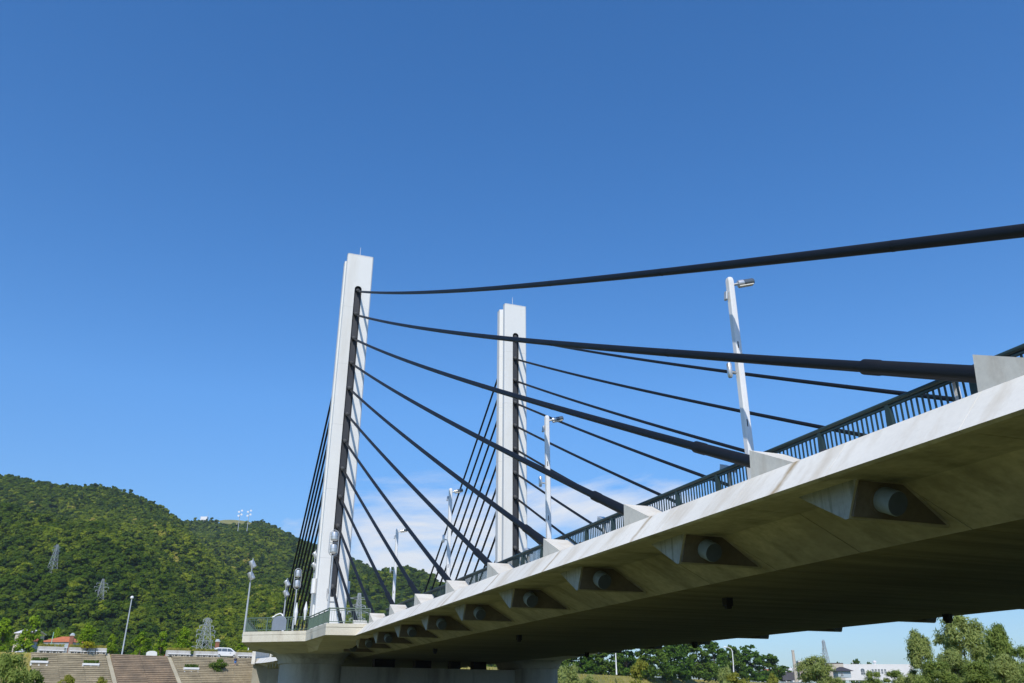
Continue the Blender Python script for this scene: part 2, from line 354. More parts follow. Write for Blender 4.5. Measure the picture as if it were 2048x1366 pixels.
def cap_mesh(side, dirn, sl):
    b = MB(); ax = Vector((0, -dirn*math.cos(sl), -math.sin(sl)))
    c0 = Vector((.66*side, -2.80*dirn, -1.60))
    b.path([c0-ax*.1, c0+ax*.50, c0+ax*.53], [.24, .24, .225], 28)
    b.mi[-1] = 1; b.mi[-3:] = [0, 0, 1]
    b.path([c0+ax*.20, c0+ax*.235], [.247, .247], 28)
    return b.mesh('anchor_cap', [m_cap, m_capend], smooth=True)
def plate_mesh(side, dirn, sl):  # dark plate laid over the housing front, its tone standing for shade
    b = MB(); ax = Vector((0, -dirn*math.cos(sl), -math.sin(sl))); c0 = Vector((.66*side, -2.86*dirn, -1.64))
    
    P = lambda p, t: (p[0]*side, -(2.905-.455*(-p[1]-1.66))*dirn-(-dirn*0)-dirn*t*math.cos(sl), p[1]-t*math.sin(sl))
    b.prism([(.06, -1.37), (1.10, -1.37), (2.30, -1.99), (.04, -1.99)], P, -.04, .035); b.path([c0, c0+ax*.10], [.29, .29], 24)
    return b.mesh('shaded_bearing_plate', m_plate)
def stay(u_s, z_s, u_a, z_a, v):
    """one stay: pylon end to deck end, slight sag, thicker pipe with a coupling at the deck end"""
    A, E_ = B(u_s, v, z_s), B(u_a, v, z_a); L_ = (E_-A).length; d = (E_-A).normalized(); b = MB(); pts, rad = [], []
    N_ = 24
    def pt(t): return A.lerp(E_, t)+Vector((0, 0, -4*.000095*L_*L_*t*(1-t)))
    for j in range(N_+1): pts.append(pt(j/N_)); rad.append(.112)
    b.path(pts, rad, 14)
    y = 9.0
    while y < L_-4: t = y/L_; b.tube(pt(t-.03/L_), pt(t+.03/L_), .1165, n=14); y += 9.0
    o = b.build('stay_cable', m_cable, bridge, smooth=True)
    b = MB(); t0 = 1-2.75/L_
    b.path([pt(t0-.12/L_), pt(t0-.10/L_), pt(t0+.30/L_), pt(t0+.34/L_), pt(1.0)], [.118, .155, .155, .143, .150], 16)
    s = b.build('stay_sleeve', m_cable, None, smooth=True); s.parent = o; s.matrix_parent_inverse = Matrix.Identity(4); s.location = (0, 0, 0)
    return o
SLP = math.atan(.455); SLB = math.atan(.72)
meshes = {}
for side in (1, -1):
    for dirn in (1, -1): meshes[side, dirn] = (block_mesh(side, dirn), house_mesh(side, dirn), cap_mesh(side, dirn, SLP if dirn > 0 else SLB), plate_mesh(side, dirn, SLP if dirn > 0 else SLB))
PYU = -6.72; PYD = 2.7                        # pylon front face and depth
for side, v0, off in ((1, 0, 0), (-1, 20, -SKEW)):
    cv = CV if side > 0 else FV
    for k in range(12):
        zs = 32.92-2.657*k
        for dirn in (1, -1):
            if dirn > 0: ua = 66-6*k+off; us = PYU-.18+off
            else: ua = -55+3.75*k+off; us = PYU-PYD+.18+off
            bl, hs, cp, pl = meshes[side, dirn]
            if k == 11 and dirn < 0: continue
            put(bl, 'anchor_block', bridge, B(ua, v0, 0))
            if not (-20 < ua < -1):
                h = put(hs, 'anchor_housing', bridge, B(ua, v0, 0))
                c = put(cp, 'anchor_cap', None); c.parent = h
                c = put(pl, 'shaded_bearing_plate', None); c.parent = h
            stay(us, zs, ua-.03*dirn, -.30, cv)

# pylons
def pylon(off, vc):
    hw = 1.33; D = PYD; s = .36; x0 = vc
    def sec(slot):
        q = .10
        pts = [(-hw+q, 0)]
        if slot: pts += [(-s, 0), (-s, -.5), (s, -.5), (s, 0)]
        pts += [(hw-q, 0), (hw, -q), (hw, -.62), (hw-.42, -.95), (hw-.42, -1.65), (hw, -1.85), (hw, -D+q), (hw-q, -D)]
        if slot: pts += [(s, -D), (s, -D+.5), (-s, -D+.5), (-s, -D)]
        pts += [(-hw+q, -D), (-hw, -D+q), (-hw, -1.85), (-hw+.42, -1.65), (-hw+.42, -.95), (-hw, -.62), (-hw, -q)]
        return pts
    fn = lambda p, z: B(PYU+off+p[1], x0+p[0], z)
    ZB, Z0, Z1, ZE = -.64, 2.9, 33.45, 37.0
    b = MB()
    b.prism(sec(False), fn, ZB, Z0); b.prism(sec(True), fn, Z0, Z1)
    b.prism(sec(False), fn, Z1, ZE)
    # rounded ends of the slots
    for face, dd in ((0, -.42), (-D, .42)):
        for zc_, sg in ((Z1-s, 1), (Z0+s, -1)):
            for half in (-1, 1):
                poly = [(half*s, 0), (half*s, sg*s), (0, sg*s)] + [(half*s*math.sin(t), sg*s*math.cos(t)) for t in [math.pi/2*i/8 for i in range(1, 8)]]
                b.prism(poly, (lambda p, t, zc_=zc_, face=face: B(PYU+off+face+t, x0+p[0], zc_+p[1])), -.003*(1 if dd < 0 else -1), dd)
    o = b.build('pylon', m_pylon, bridge)
    def sub(b_, name, m_, **k):
        c = b_.build(name, m_, None, **k); c.parent = o; return c
    # weathered top cap, lightning rod
    b = MB(); b.prism([(p[0]*1.012, -D/2+(p[1]+D/2)*1.012) for p in sec(False)], fn, ZE+.002, ZE+.05); sub(b, 'top_cap', m_pylon)
    b = MB(); b.tube(B(PYU+off-D/2, x0+.1, ZE), B(PYU+off-D/2, x0+.1, ZE+1.7), .035, .02); sub(b, 'lightning_rod', m_galv)
    for face, sg in ((0, -1), (-D, 1)):                           # dark lining of the slot, in panels between the saddles
        def stad(r, n=10):
            return [(r*math.sin(t), Z1-s+r*math.cos(t)) for t in [math.pi*(i/n-.5) for i in range(n+1)]] + [(r*math.sin(t), Z0+s+r*math.cos(t)) for t in [math.pi*(i/n+.5) for i in range(n+1)]]
        b = MB(); a = stad(s-.004); n = len(a)
        b.loft([[B(PYU+off+face+sg*dd, x0+p[0], p[1]) for p in a] for dd in (.012, .33)], cap0=False, cap1=True)
        sub(b, 'slot_lining', m_slot, fix=False)
        for k in range(12):
            z = 32.92-2.657*k; sl = SLP if face == 0 else SLB
            ax = Vector((0, (-1 if face == 0 else 1)*math.cos(sl), -math.sin(sl))); p = B(PYU+off+face+sg*.33, x0, z+.16)
            b = MB(); b.path([p, p+ax*.30, p+ax*.34, p+ax*.52, p+ax*.54], [.20, .20, .17, .17, .13], 16); sub(b, 'saddle_collar', m_sadd, smooth=True)
            if k < 11:
                zz = z-1.33; b = MB(); b.box(B(PYU+off+face+sg*.30, x0, zz-.22), (.60, .07, 1.86)); sub(b, 'slot_panel', m_slot, bevel=.02)
    for zz in (6.2, 12.4, 18.6, 24.8, 31.0):                                   # plate joints all round
        b = MB(); b.prism([(p[0]*1.0015, -D/2+(p[1]+D/2)*1.001) for p in sec(True)], fn, zz, zz+.02); sub(b, 'plate_joint', m_seam)
    for sg, zz in ((-1, 3.9), (1, 3.8)):                           # switch cabinets on both flanks
        b = MB(); c = B(PYU+off-1.25, x0+sg*(hw+.13), zz); n = 12
        b.prism([(.34*math.cos(t), .34*math.sin(t)) for t in [2*math.pi*i/n for i in range(n)]], lambda p, t: c+Vector((p[0]*.75, p[1]*1.1, t)), -.62, .62); sub(b, 'cabinet', m_white, smooth=True)
    b = MB(); P0 = [(-.47, 3.6), (-.47, 2.9), (-.40, 2.66), (-.22, 2.52), (.22, 2.52), (.40, 2.66), (.47, 2.9), (.47, 4.4)]
    b.path([B(PYU+off+.05, x0+p[0], p[1]) for p in P0], .035, 8); sub(b, 'conduit', m_galv, smooth=True)
    return o
pylon(0, CV-.06); pylon(-SKEW, FV-.10)

# pier: two flared columns, a wall between them, bearings
UC = -6.72-PYD/2
def pier_column(uc, vc, sg):
    b = MB(); rings = []; n = 40
    for z, sv, su in ((-6.9, 2.45, 3.3), (-2.62, 2.45, 3.3), (-2.60, 2.60, 3.45), (-2.35, 2.63, 3.5), (-2.1, 2.74, 3.7), (-1.9, 2.92, 4.0), (-1.72, 3.25, 4.5), (-1.58, 3.75, 5.1), (-1.50, 4.4, 5.6)):
        r_ = []
        for i in range(n):
            t = 2*math.pi*i/n; c, s_ = math.cos(t), math.sin(t); e = .62
            r_.append(Vector((vc+sv*abs(c)**e*(1 if c > 0 else -1), -(uc+su*abs(s_)**e*(1 if s_ > 0 else -1)), z+ZG)))
        rings.append(r_)
    b.loft(rings); b.build('pier_column', m_pier, bridge, smooth=True)
pier_column(-7.3, -.95, 1); pier_column(-11.9, 20.75, -1)
def skewbox(v0, v1, uoff, du, z0, z1):
    b = MB(); sk = lambda v: -SKEW*v/20
    b.add([B(uoff+sk(v)+d, v, z) for v in (v0, v1) for d in (-du, du) for z in (z0, z1)], [(0,1,3,2),(4,6,7,5),(0,4,5,1),(2,3,7,6),(0,2,6,4),(1,5,7,3)]); return b
skewbox(1.3, 18.6, -6.3, 1.6, -6.9, -2.78).build('pier_wall', m_pier, bridge)
for v0, v1 in ((4.5, 6.4), (8.4, 10.0), (12.0, 13.0), (14.4, 15.8)): skewbox(v0, v1, -6.3, .55, -2.78, -2.1).build('bearing', m_dark, bridge, bevel=.03)

# viewing platforms beside the pylons
PLAT = [(11.4, .6), (10.9, -2.62), (3.6, -2.95), (.4, -7.2), (-13.0, -5.4), (-18.5, -2.95), (-25, -2.62), (-26, .6)]
def platform(rot):
    f_ = (lambda u, v: (u, v)) if not rot else (lambda u, v: (2*(-9.39)-u, 20-v))
    b = MB(); cu, cv_ = -7.3, -.9
    def ring(k, z): return [B(*f_(cu+(u-cu)*k, cv_+(v-cv_)*(k if v < 0 else 1)), z)-Vector((0, 0, rise(f_(cu+(u-cu)*k, 0)[0]))) for u, v in PLAT]
    b.loft([ring(1, -.632), ring(1, -.86)], cap1=False); b.loft([ring(1.0, -.86), ring(.996, -.862), ring(.996, -.885), ring(1.0, -.89), ring(1, -1.365)], cap0=False, cap1=False)
    b.loft([ring(1, -1.365), ring(.9, -1.40), ring(.62, -1.66), ring(.5, -1.9)], cap0=False)
    return b.build('viewing_platform', m_plat, bridge)
platform(False); platform(True)

# drains under the soffit
for u, v in ((45.1, 5.2), (26.1, 5.2), (11.6, 4.7), (43.4, 16.4), (24.5, 16.9), (10.6, 16.5), (64, 5.2), (62.5, 16.6)):
    b = MB(); b.box(B(u, v, -2.22), (.26, .26, .28)); b.box(B(u, v, -2.39), (.18, .18, .10)); b.build('drain_outlet', m_dark, bridge, bevel=.02)
# brackets under the approach deck
bm_ = MB(); bm_.prism([(-.62, -1.40), (1.2, -1.36), (2.6, -2.05), (1.9, -2.05)], lambda p, t: (p[0], t, p[1]), -.12, .12); bk = bm_.mesh('bracket', m_fascia)
for i in range(11):
    u = -45-2.4*i; put(bk, 'bracket', bridge, B(u, 0, 0))
# abutment
AB = [(-71, -.9), (-109, 4.6), (-122, 24), (-80, 24), (-72.5, 1.5)]
def abut(poly, z0, z1, m_, name):
    b = MB(); n = len(poly); b.add([B(u, v, 0)+Vector((0, 0, z)) for u, v in poly for z in (z0, z1)], [(2*i, 2*((i+1) % n), 2*((i+1) % n)+1, 2*i+1) for i in range(n)] + [tuple(range(0, 2*n, 2)), tuple(range(1, 2*n, 2))]); return b.build(name, m_, bridge)
abut(AB, -9, -.66, m_plat, 'abutment')
abut([(-70.6, -1.25), (-109, 4.25), (-109, 4.75), (-70.6, -.75)], -1.5, .35, m_block, 'wing_wall')
# small lamp boxes at the foot of each anchor block
bx = MB(); bx.box((0, 0, .10), (.30, .34, .20)); bx.box((0, .02, .24), (.26, .10, .10)); jb = bx.mesh('junction_box', m_slot)
for k in range(12): put(jb, 'junction_box', bridge, B(66-6*k+1.62, .75, -.63))

# ------------------------------------------------------------------ railings
RV, RZ0, RZ1 = 1.2, -.63, .34
rail = thing('bridge_railing', 'dark green steel railing with close upright bars along the bridge edge', 'railing', B(38, RV, RZ0), world=True)
b = MB(); b.path([B(u, RV, RZ1-.035) for u in (96, 11.6)], .055, 12); b.build('handrail', m_rail, rail, smooth=True)
b = MB(); b.box(B(53.8, RV, RZ1-.12), (.05, 84.4, .04)); b.build('top_bar', m_rail, rail)
b = MB(); b.box(B(53.8, RV, RZ0+.10), (.05, 84.4, .045)); b.build('bottom_bar', m_rail, rail)
pm = MB(); pm.prism([(-.09, 0), (.09, 0), (.075, .55), (.05, .93), (-.05, .93), (-.075, .55)], lambda p, t: (t, p[0], p[1]), -.045, .045); pm = pm.mesh('post', m_rail)
for i in range(42): put(pm, 'post', rail, B(95-2*i-.05, RV+.01, RZ0))
bmm = MB(); bmm.box((0, 0, .49), (.018, .040, .76)); bme = bmm.mesh('baluster', m_rail)
rest = MB(); nb = 0; u = 95.8
while u > 11.7:
    if abs((95-.05-u) % 2.0) > .09 and abs((95-.05-u) % 2.0-2) > .09:
        if 21.5 < u < 62 and nb < 300: put(bme, 'baluster', rail, B(u, RV, RZ0)); nb += 1
        else: rest.box(B(u, RV, RZ0+.49), (.018, .040, .76))
    u -= .1333
stuff(rest.build('balusters', m_rail, rail))
m_rail2 = mat('railing_green_pale', (.11, .165, .125), .5, .12, 2, 8)
prail = thing('platform_railing', 'low green railing around the concrete viewing platform beside the pylon', 'railing', B(4, -3, RZ0), world=True)
line = [(11.2, .2), (10.7, -2.45), (3.5, -2.78), (.35, -7.0), (-12.8, -5.2)]
bars = MB(); 
for (a, c) in zip(line[:-1], line[1:]):
    A_, C_ = B(*a, RZ0), B(*c, RZ0); L_ = (C_-A_).length; d = (C_-A_)/L_; Rm = d.to_track_quat('X', 'Z').to_matrix()
    for zz, rr in ((.97, .045), (.84, .02), (.12, .025)): b = MB(); b.tube(A_+Vector((0,0,zz)), C_+Vector((0,0,zz)), rr); b.build('rail_bar', m_rail2, prail, smooth=True)
    k = max(1, round(L_/1.9))
    for i in range(k+1): b = MB(); b.box(A_+d*(L_*i/k)+Vector((0, 0, .48)), (.09, .06, .96), Rm); b.build('post', m_rail2, prail)
    y = .13
    while y < L_: bars.box(A_+d*y+Vector((0, 0, .48)), (.016, .03, .72), Rm); y += .16
stuff(bars.build('balusters', m_rail2, prail))
# round-topped grey plate on the platform rail
sp = (Vector(B(2.05, -4.72, RZ0))); d = (B(.35, -7, 0)-B(3.5, -2.78, 0)).normalized(); nrm = Vector((d.y, -d.x, 0)); nrm = nrm if nrm.y < 0 else -nrm
b = MB(); W_, H_ = .60, 1.10
poly = [(-W_, .05), (W_, .05), (W_, H_-W_*.75)] + [(W_*math.cos(t), H_-W_*.75+W_*.75*math.sin(t)) for t in [math.pi*i/14 for i in range(1, 14)]] + [(-W_, H_-W_*.75)]
b.prism(poly, lambda p, t: sp+d*p[0]+nrm*(.09+t)+Vector((0, 0, p[1])), 0, .05)
tag(b.build('name_plate', mat('plate_metal', (.30, .33, .37), .45, .08, 2, 6, metal=.4), bevel=.01), 'round topped grey metal plate fixed to the platform railing', 'plate')

# ------------------------------------------------------------------ lamps on the bridge
def street_lamp(u, label, ht=5.80):
    t = thing('street_lamp', label, 'street lamp', B(u, .95, RZ0-.02), group='lamps along the bridge edge')
    b = MB(); rings = []
    for z, w, d in ((0, .175, .20), (ht*.5, .172, .197), (ht-.10, .168, .19), (ht-.03, .15, .16), (ht, .11, .12)):
        q = .03; hw, hd = w/2, d/2; sh = 0
        rings.append([Vector((x+sh, y, z)) for x, y in ((-hw, -hd+q), (-hw+q, -hd), (hw-q, -hd), (hw, -hd+q), (hw, hd-q), (hw-q, hd), (-hw+q, hd), (-hw, hd-q))])
    b.loft(rings); b.build('post', m_white, t)
    for zz in (ht*.30, ht*.66): b = MB(); b.box((-.04, -.100, zz), (.026, .008, .18)); b.build('slot', m_dark, t)
    ax = Vector((.82, -.22, .20)).normalized(); p = Vector((.02, -.02, ht-.22))
    b = MB(); b.tube(p, p+ax*.20, .035, n=10); b.build('arm', m_galv, t, smooth=True)
    b = MB(); c = p+ax*.18; b.path([c, c+ax*.02, c+ax*.14, c+ax*.17], [.05, .095, .095, .09], 18); h = b.build('lamp_head', m_drum, t, smooth=True)
    b = MB(); b.path([c+ax*.171, c+ax*.42, c+ax*.46, c+ax*.475], [.092, .092, .075, .04], 18); o = b.build('glass', m_glass, None, smooth=True); o.parent = h
    b = MB(); q = c+ax*.24-Vector((0, 0, .09)); b.box(q, (.40, .13, .025), ax.to_track_quat('X', 'Z').to_matrix()); o = b.build('visor', m_cream, None); o.parent = h
    # footway light half way up, towards the river
    p = Vector((-.12, 0, ht*.53)); b = MB(); b.tube(p, p+Vector((-.13, .02, .02)), .03); b.build('bracket', m_galv, t)
    b = MB(); c = p+Vector((-.18, .02, .10)); b.path([c+Vector((0,0,-.24)), c+Vector((0,0,-.20)), c+Vector((0,0,.12)), c+Vector((0,0,.16))], [.045, .065, .065, .04], 14); b.build('side_lamp', m_drum, t, smooth=True)
    b = MB(); c = Vector((-.15, .02, ht-.55)); b.box(c, (.07, .12, .26), Matrix.Rotation(.15, 3, 'Y')); b.build('sensor', m_galv, t, bevel=.02)
    return t
for u, l in ((52.75, 'tall white street lamp behind the large near cable anchor, biggest of the bridge lamps'), (40.25, 'white street lamp just right of the far pylon, second nearest on the bridge'),
             (27.0, 'white street lamp standing between the two pylons, third along the bridge'), (14.7, 'small white street lamp right of the near pylon, farthest of the bridge lamps')): street_lamp(u, l)
def cable_light(u, label):
    t = thing('cable_floodlight', label, 'floodlight', B(u, 1.42, RZ0-.03), group='small floodlights behind the bridge railing')
    b = MB(); b.box((0, 0, .48), (.07, .10, .96)); b.build('stand', m_white, t, bevel=.01)
    b = MB(); rot = Matrix.Rotation(.35, 3, 'X'); b.box((0, .02, 1.06), (.30, .40, .16), rot); h = b.build('housing', m_galv, t, bevel=.03)
    b = MB(); b.box((0, .06, 1.15), (.25, .33, .02), rot); o = b.build('lens', m_lens, None); o.parent = h
for u, l in ((58.4, 'floodlight on white stand behind the railing beside the rightmost cable anchor'), (51.2, 'small metal floodlight peeping over the railing left of the tall near lamp'),
             (43.9, 'small metal floodlight over the railing below the crossing cables, third from the right'), (37.0, 'tiny floodlight at the foot of the far pylon, above the railing')): cable_light(u, l)

def mast(foot, top, face, label, bent=0, drum=.25):
    """pole with an oval loop frame that carries two drum floodlights, one above the other"""
    ht = top.z-foot.z; t = thing('floodlight_mast', label, 'floodlight mast', foot, face, group='floodlight masts on the viewing platform')
    lp = 1.95; b = MB(); b.path([(0, 0, 0), (0, 0, .25), (0, 0, .26), (0, 0, ht-lp)], [.13, .13, .09, .06], 12); b.build('pole', m_galv, t, smooth=True)
    b = MB(); w = drum+.08; z0, z1 = ht-lp, ht; pts = []
    for i in range(9): a = math.pi*i/8; pts.append((w*math.cos(a), 0, z1-w+w*math.sin(a)))
    for i in range(9): a = math.pi+math.pi*i/8; pts.append((w*math.cos(a), 0, z0+w+w*math.sin(a)))
    b.path(pts, .032, 8, closed=True); b.tube((-w, 0, (z0+z1)/2), (w, 0, (z0+z1)/2), .025); b.build('loop_frame', m_galv, t, smooth=True)
    for zz in (z0+.52, z1-.48):
        ax = Vector((0, -math.sin(bent), -math.cos(bent))) if bent else Vector((0, -.12, -1)).normalized(); c = Vector((0, 0, zz))
        b = MB(); b.path([c-ax*.31, c-ax*.28, c+ax*.27, c+ax*.29], [drum*.8, drum*.93, drum, drum*.97], 24); o = b.build('lamp_drum', m_drum, t, smooth=True)
        b = MB(); b.path([c+ax*.292, c+ax*.30], [drum*.9, drum*.9], 24); q = b.build('lens', m_lens, None, smooth=True); q.parent = o
        b = MB(); b.path([c+ax*.02, c+ax*.06], [drum+.01, drum+.01], 24); q = b.build('band', m_galv, None); q.parent = o
def mast_at(px, D, pty, face, label, **k):
    T = at_D(px, pty, D); P = Vector((T.x, T.y, ZG+RZ0)); mast(P, T, face, label, **k)
mast_at(670, 64, 1060, .12, 'tallest floodlight mast, in front of the near pylon, with two silver drums', drum=.27)
mast_at(506.5, 71.5, 1117, 1.45, 'leftmost floodlight mast at the outer corner of the viewing platform', bent=.5)
mast_at(575.5, 84, 1157, 1.2, 'floodlight mast with two silver drums left of the backstay cables, shortest of its row', bent=.6)
mast_at(597.5, 82, 1137, .15, 'floodlight mast with two square looking drums among the backstay cables')
mast_at(633, 77, 1100, 1.2, 'floodlight mast touching the left flank of the near pylon', bent=.75)
# leaning white banner fins behind the platform and a bent white lamp arm
for i, (px, py, pty, l) in enumerate(((590, 1250, 1205, 'thin white fin between backstays, left of two'), (609, 1240, 1203, 'thin white fin between backstays, right of two'))):
    P = at_Z(px, py, ZG-.4); d = (P-CAM).dot(_f0)+2; a = at_D(px, py, d); c = at_D(px+4, pty, d)
    b = MB(); b.path([a, a.lerp(c, .55), c], [.04, .14, .02], 6); tag(b.build('marker_fin', m_white), l, 'marker')
a = at_Z(549, 1262, ZG-.4); d0 = (a-CAM).dot(_f0)+14
t = thing('bent_street_lamp', 'white street lamp with curved arm showing above the round grey plate', 'street lamp', at_D(566, 1262, d0), world=True)
b = MB(); b.path([at_D(566, 1275, d0), at_D(566, 1240, d0), at_D(565, 1229, d0), at_D(560, 1227, d0), at_D(552, 1230, d0), at_D(547, 1234, d0)], [.09, .075, .07, .06, .06, .05], 10); b.build('pole', m_white, t, smooth=True)
b = MB(); b.path([at_D(549, 1232.5, d0), at_D(545.5, 1236, d0), at_D(544, 1237, d0)], [.06, .13, .06], 10); b.build('lamp_head', m_white, t, smooth=True)

# ------------------------------------------------------------------ mountain: three wooded flanks, lofted from foot to crest
rng = np.random.default_rng(7)
def crest_pts(lst, D):
    return [at_D(x, y, D if not callable(D) else D(x)) for x, y in lst]
def resample(pts, n):
    L_ = [0]
    for a, b_ in zip(pts[:-1], pts[1:]): L_.append(L_[-1]+(b_-a).length)
    out = []; j = 0
    for i in range(n):
        t = L_[-1]*i/(n-1)
        while j < len(pts)-2 and L_[j+1] < t: j += 1
        f_ = (t-L_[j])/max(1e-6, L_[j+1]-L_[j]); out.append(pts[j].lerp(pts[j+1], f_))
    return out
def fbm(x, y, s=0):
    v = 0
    for k, (f_, a) in enumerate(((1, 1), (2.1, .5), (4.3, .28))):
        v = v + a*np.sin(x*f_+1.7*k+s+1.3*np.sin(y*f_*.8+s*2+k))*np.cos(y*f_*1.1+.9*k+s*1.3)
    return v
def flank(name, lst, D, Dfoot, Zfoot, nu, nv, gul, seed, down=7.0, pw=1.0):
    C_ = resample([p-Vector((0, 0, down)) for p in crest_pts(lst, D)], nu)
    vs, fs = [], []; nt = nv+6
    for i, c in enumerate(C_):
        e = Vector((c.x-CAM.x, c.y-CAM.y, 0)); dd = e.length; e.normalize(); foot = Vector((CAM.x, CAM.y, Zfoot))+e*(dd*Dfoot); foot.z = Zfoot
        for j in range(nt):
            t = j/(nv-1)
            if t <= 1:
                p = foot.lerp(c, t); z = Zfoot+(c.z-Zfoot)*(t**pw)
                g_ = gul*math.sin(math.pi*min(1, t))*float(fbm(np.float64(p.x/125), np.float64(p.y/240), seed)); z += g_
            else:
                p = foot.lerp(c, t); z = c.z-(t-1)*(c.z-Zfoot)*.9
            vs.append((p.x, p.y, z))
    for i in range(nu-1):
        for j in range(nt-1): fs.append((i*nt+j, (i+1)*nt+j, (i+1)*nt+j+1, i*nt+j+1))
    b = MB(); b.v, b.f, b.mi = vs, fs, [0]*len(fs); o = b.build(name, m_earth, smooth=True); struct(o)
    return np.array(vs), fs
main_c = [(-420, 1010), (-250, 965), (-120, 945), (0, 945), (30, 944), (60, 953), (100, 960), (130, 967), (170, 967), (205, 966), (240, 973), (275, 985), (310, 1000), (345, 1022), (365, 1040), (395, 1075), (440, 1120), (500, 1170), (560, 1220)]
back_c = [(250, 1050), (330, 1040), (400, 1036), (440, 1038), (470, 1037), (520, 1040), (545, 1045), (565, 1058), (600, 1075), (640, 1090), (700, 1112), (740, 1131), (780, 1152), (830, 1176), (870, 1200), (930, 1240), (1010, 1290), (1100, 1330)]
spur_c = [(330, 1260), (380, 1215), (430, 1185), (470, 1168), (510, 1162), (560, 1166), (600, 1185), (650, 1210), (720, 1235), (800, 1262), (900, 1300)]
H1 = flank('mountain_flank', main_c, lambda x: 900+max(0, x-200)*.25, .40, 9, 70, 46, 36, 1.0, pw=.95)
H2 = flank('mountain_ridge', back_c, 1350, .42, 9, 70, 46, 34, 4.2, pw=1.0)
H3 = flank('mountain_spur', spur_c, 600, .55, 9, 40, 26, 6, 2.2, down=6.5, pw=.9)
BV = [BVHTree.FromPolygons([tuple(p) for p in h[0]], h[1]) for h in (H1, H2, H3)]
def hill_hit(px, py):
    best = None
    for bv in BV:
        l_, n_, i_, d_ = bv.ray_cast(CAM, ray(px, py).normalized())
        if l_ is not None and (best is None or d_ < best[1]): best = (l_, d_)
    return best[0] if best else None
def sample(h, n, r0):
    v, f_ = h; t = []
    for q in f_: t += [(q[0], q[1], q[2]), (q[0], q[2], q[3])]
    t = np.array(t); a, b_, c = v[t[:, 0]], v[t[:, 1]], v[t[:, 2]]; ar = np.linalg.norm(np.cross(b_-a, c-a), axis=1)
    r_ = np.random.default_rng(r0); k = r_.choice(len(t), n, p=ar/ar.sum()); w = r_.random((n, 2)); fl = w.sum(1) > 1; w[fl] = 1-w[fl]
    return a[k]+(b_[k]-a[k])*w[:, :1]+(c[k]-a[k])*w[:, 1:]

def quads(cent, size, nrm, rs, asp=1.0, droop=None):
    """leaf faces: one quad per centre, facing about nrm"""
    n = len(cent); r_ = rs.normal(size=(n, 3)); 
    if droop is not None: r_ = r_*.35+np.array([0, 0, -1.0])*droop
    t = r_-nrm*np.sum(r_*nrm, 1, keepdims=True); t /= np.linalg.norm(t, axis=1, keepdims=True)+1e-9; b_ = np.cross(nrm, t)
    s = size.reshape(-1, 1); t = t*s*asp; b_ = b_*s
    v = np.stack([cent-t*.5-b_*.5*.6, cent+t*.1-b_*.5, cent+t*.6, cent+t*.1+b_*.5], 1).reshape(-1, 3)
    f_ = np.arange(4*n).reshape(-1, 4); return v, f_
def np_mesh(name, v, f_, m_):
    me = bpy.data.meshes.new(name); nv, nf = len(v), len(f_)
    me.vertices.add(nv); me.vertices.foreach_set('co', np.asarray(v, np.float32).ravel())
    me.loops.add(nf*4); me.loops.foreach_set('vertex_index', np.asarray(f_, np.int32).ravel())
    me.polygons.add(nf); me.polygons.foreach_set('loop_start', np.arange(0, nf*4, 4, dtype=np.int32)); me.polygons.foreach_set('loop_total', np.full(nf, 4, np.int32))
    me.materials.append(m_); me.update(calc_edges=True); return me
def unit(a): return a/(np.linalg.norm(a, axis=1, keepdims=True)+1e-9)
def lobes(rs, n, r, h, base=.25, rr=(.28, .5), shape='round'):
    """clump centres spread through a crown of radius r and height h (its foot at z = 0)"""
    out = []
    for i in range(n):
        z = rs.uniform(base*.3, 1)**(1.5 if shape == 'dome' else 1); a = rs.uniform(0, 2*math.pi)
        if shape == 'round': w = math.sqrt(max(0, 1-(2*z-1)**2))
        elif shape == 'dome': w = math.sqrt(max(0, 1-z**2.2))
        elif shape == 'cone': w = (1-z)**.6*(.85+.3*math.sin(a*2+z*9))+.10
        else: w = min(1, .35+z*1.1)*math.sqrt(max(0, 1-max(0, (z-.55)/.45)**2))+.05           # vase: opens upwards
        q = rs.uniform(.35, .86)*w*r; s = rs.uniform(*rr)*r*(.7+.4*w)
        out.append((q*math.cos(a), q*math.sin(a), z*h*.92, s))
    return np.array(out)
def crown(rs, n, r, h, nl, leaf, shape='round', asp=1.2, droop=None, flat=.75, rr=(.28, .5), spread=1.05, jit=.55):
    L_ = lobes(rs, nl, r, h, shape=shape, rr=rr); k = rs.integers(0, nl, n); d = unit(rs.normal(size=(n, 3))); low_ = (L_[k, 2] > .35*h)|(shape != 'dome'); d[:, 2] = np.where((d[:, 2] < -.35) & low_, -d[:, 2], d[:, 2])
    rad = np.clip(np.abs(rs.normal(.78, .2*spread, n)), .15, 1.75); c = L_[k, :3]+d*(L_[k, 3]*rad)[:, None]*np.array([1, 1, flat])
    nr = unit(d+rs.normal(size=(n, 3))*jit+np.array([0, 0, .35])); return quads(c, rs.uniform(.6, 1.3, n)*leaf, nr, rs, asp, droop), L_
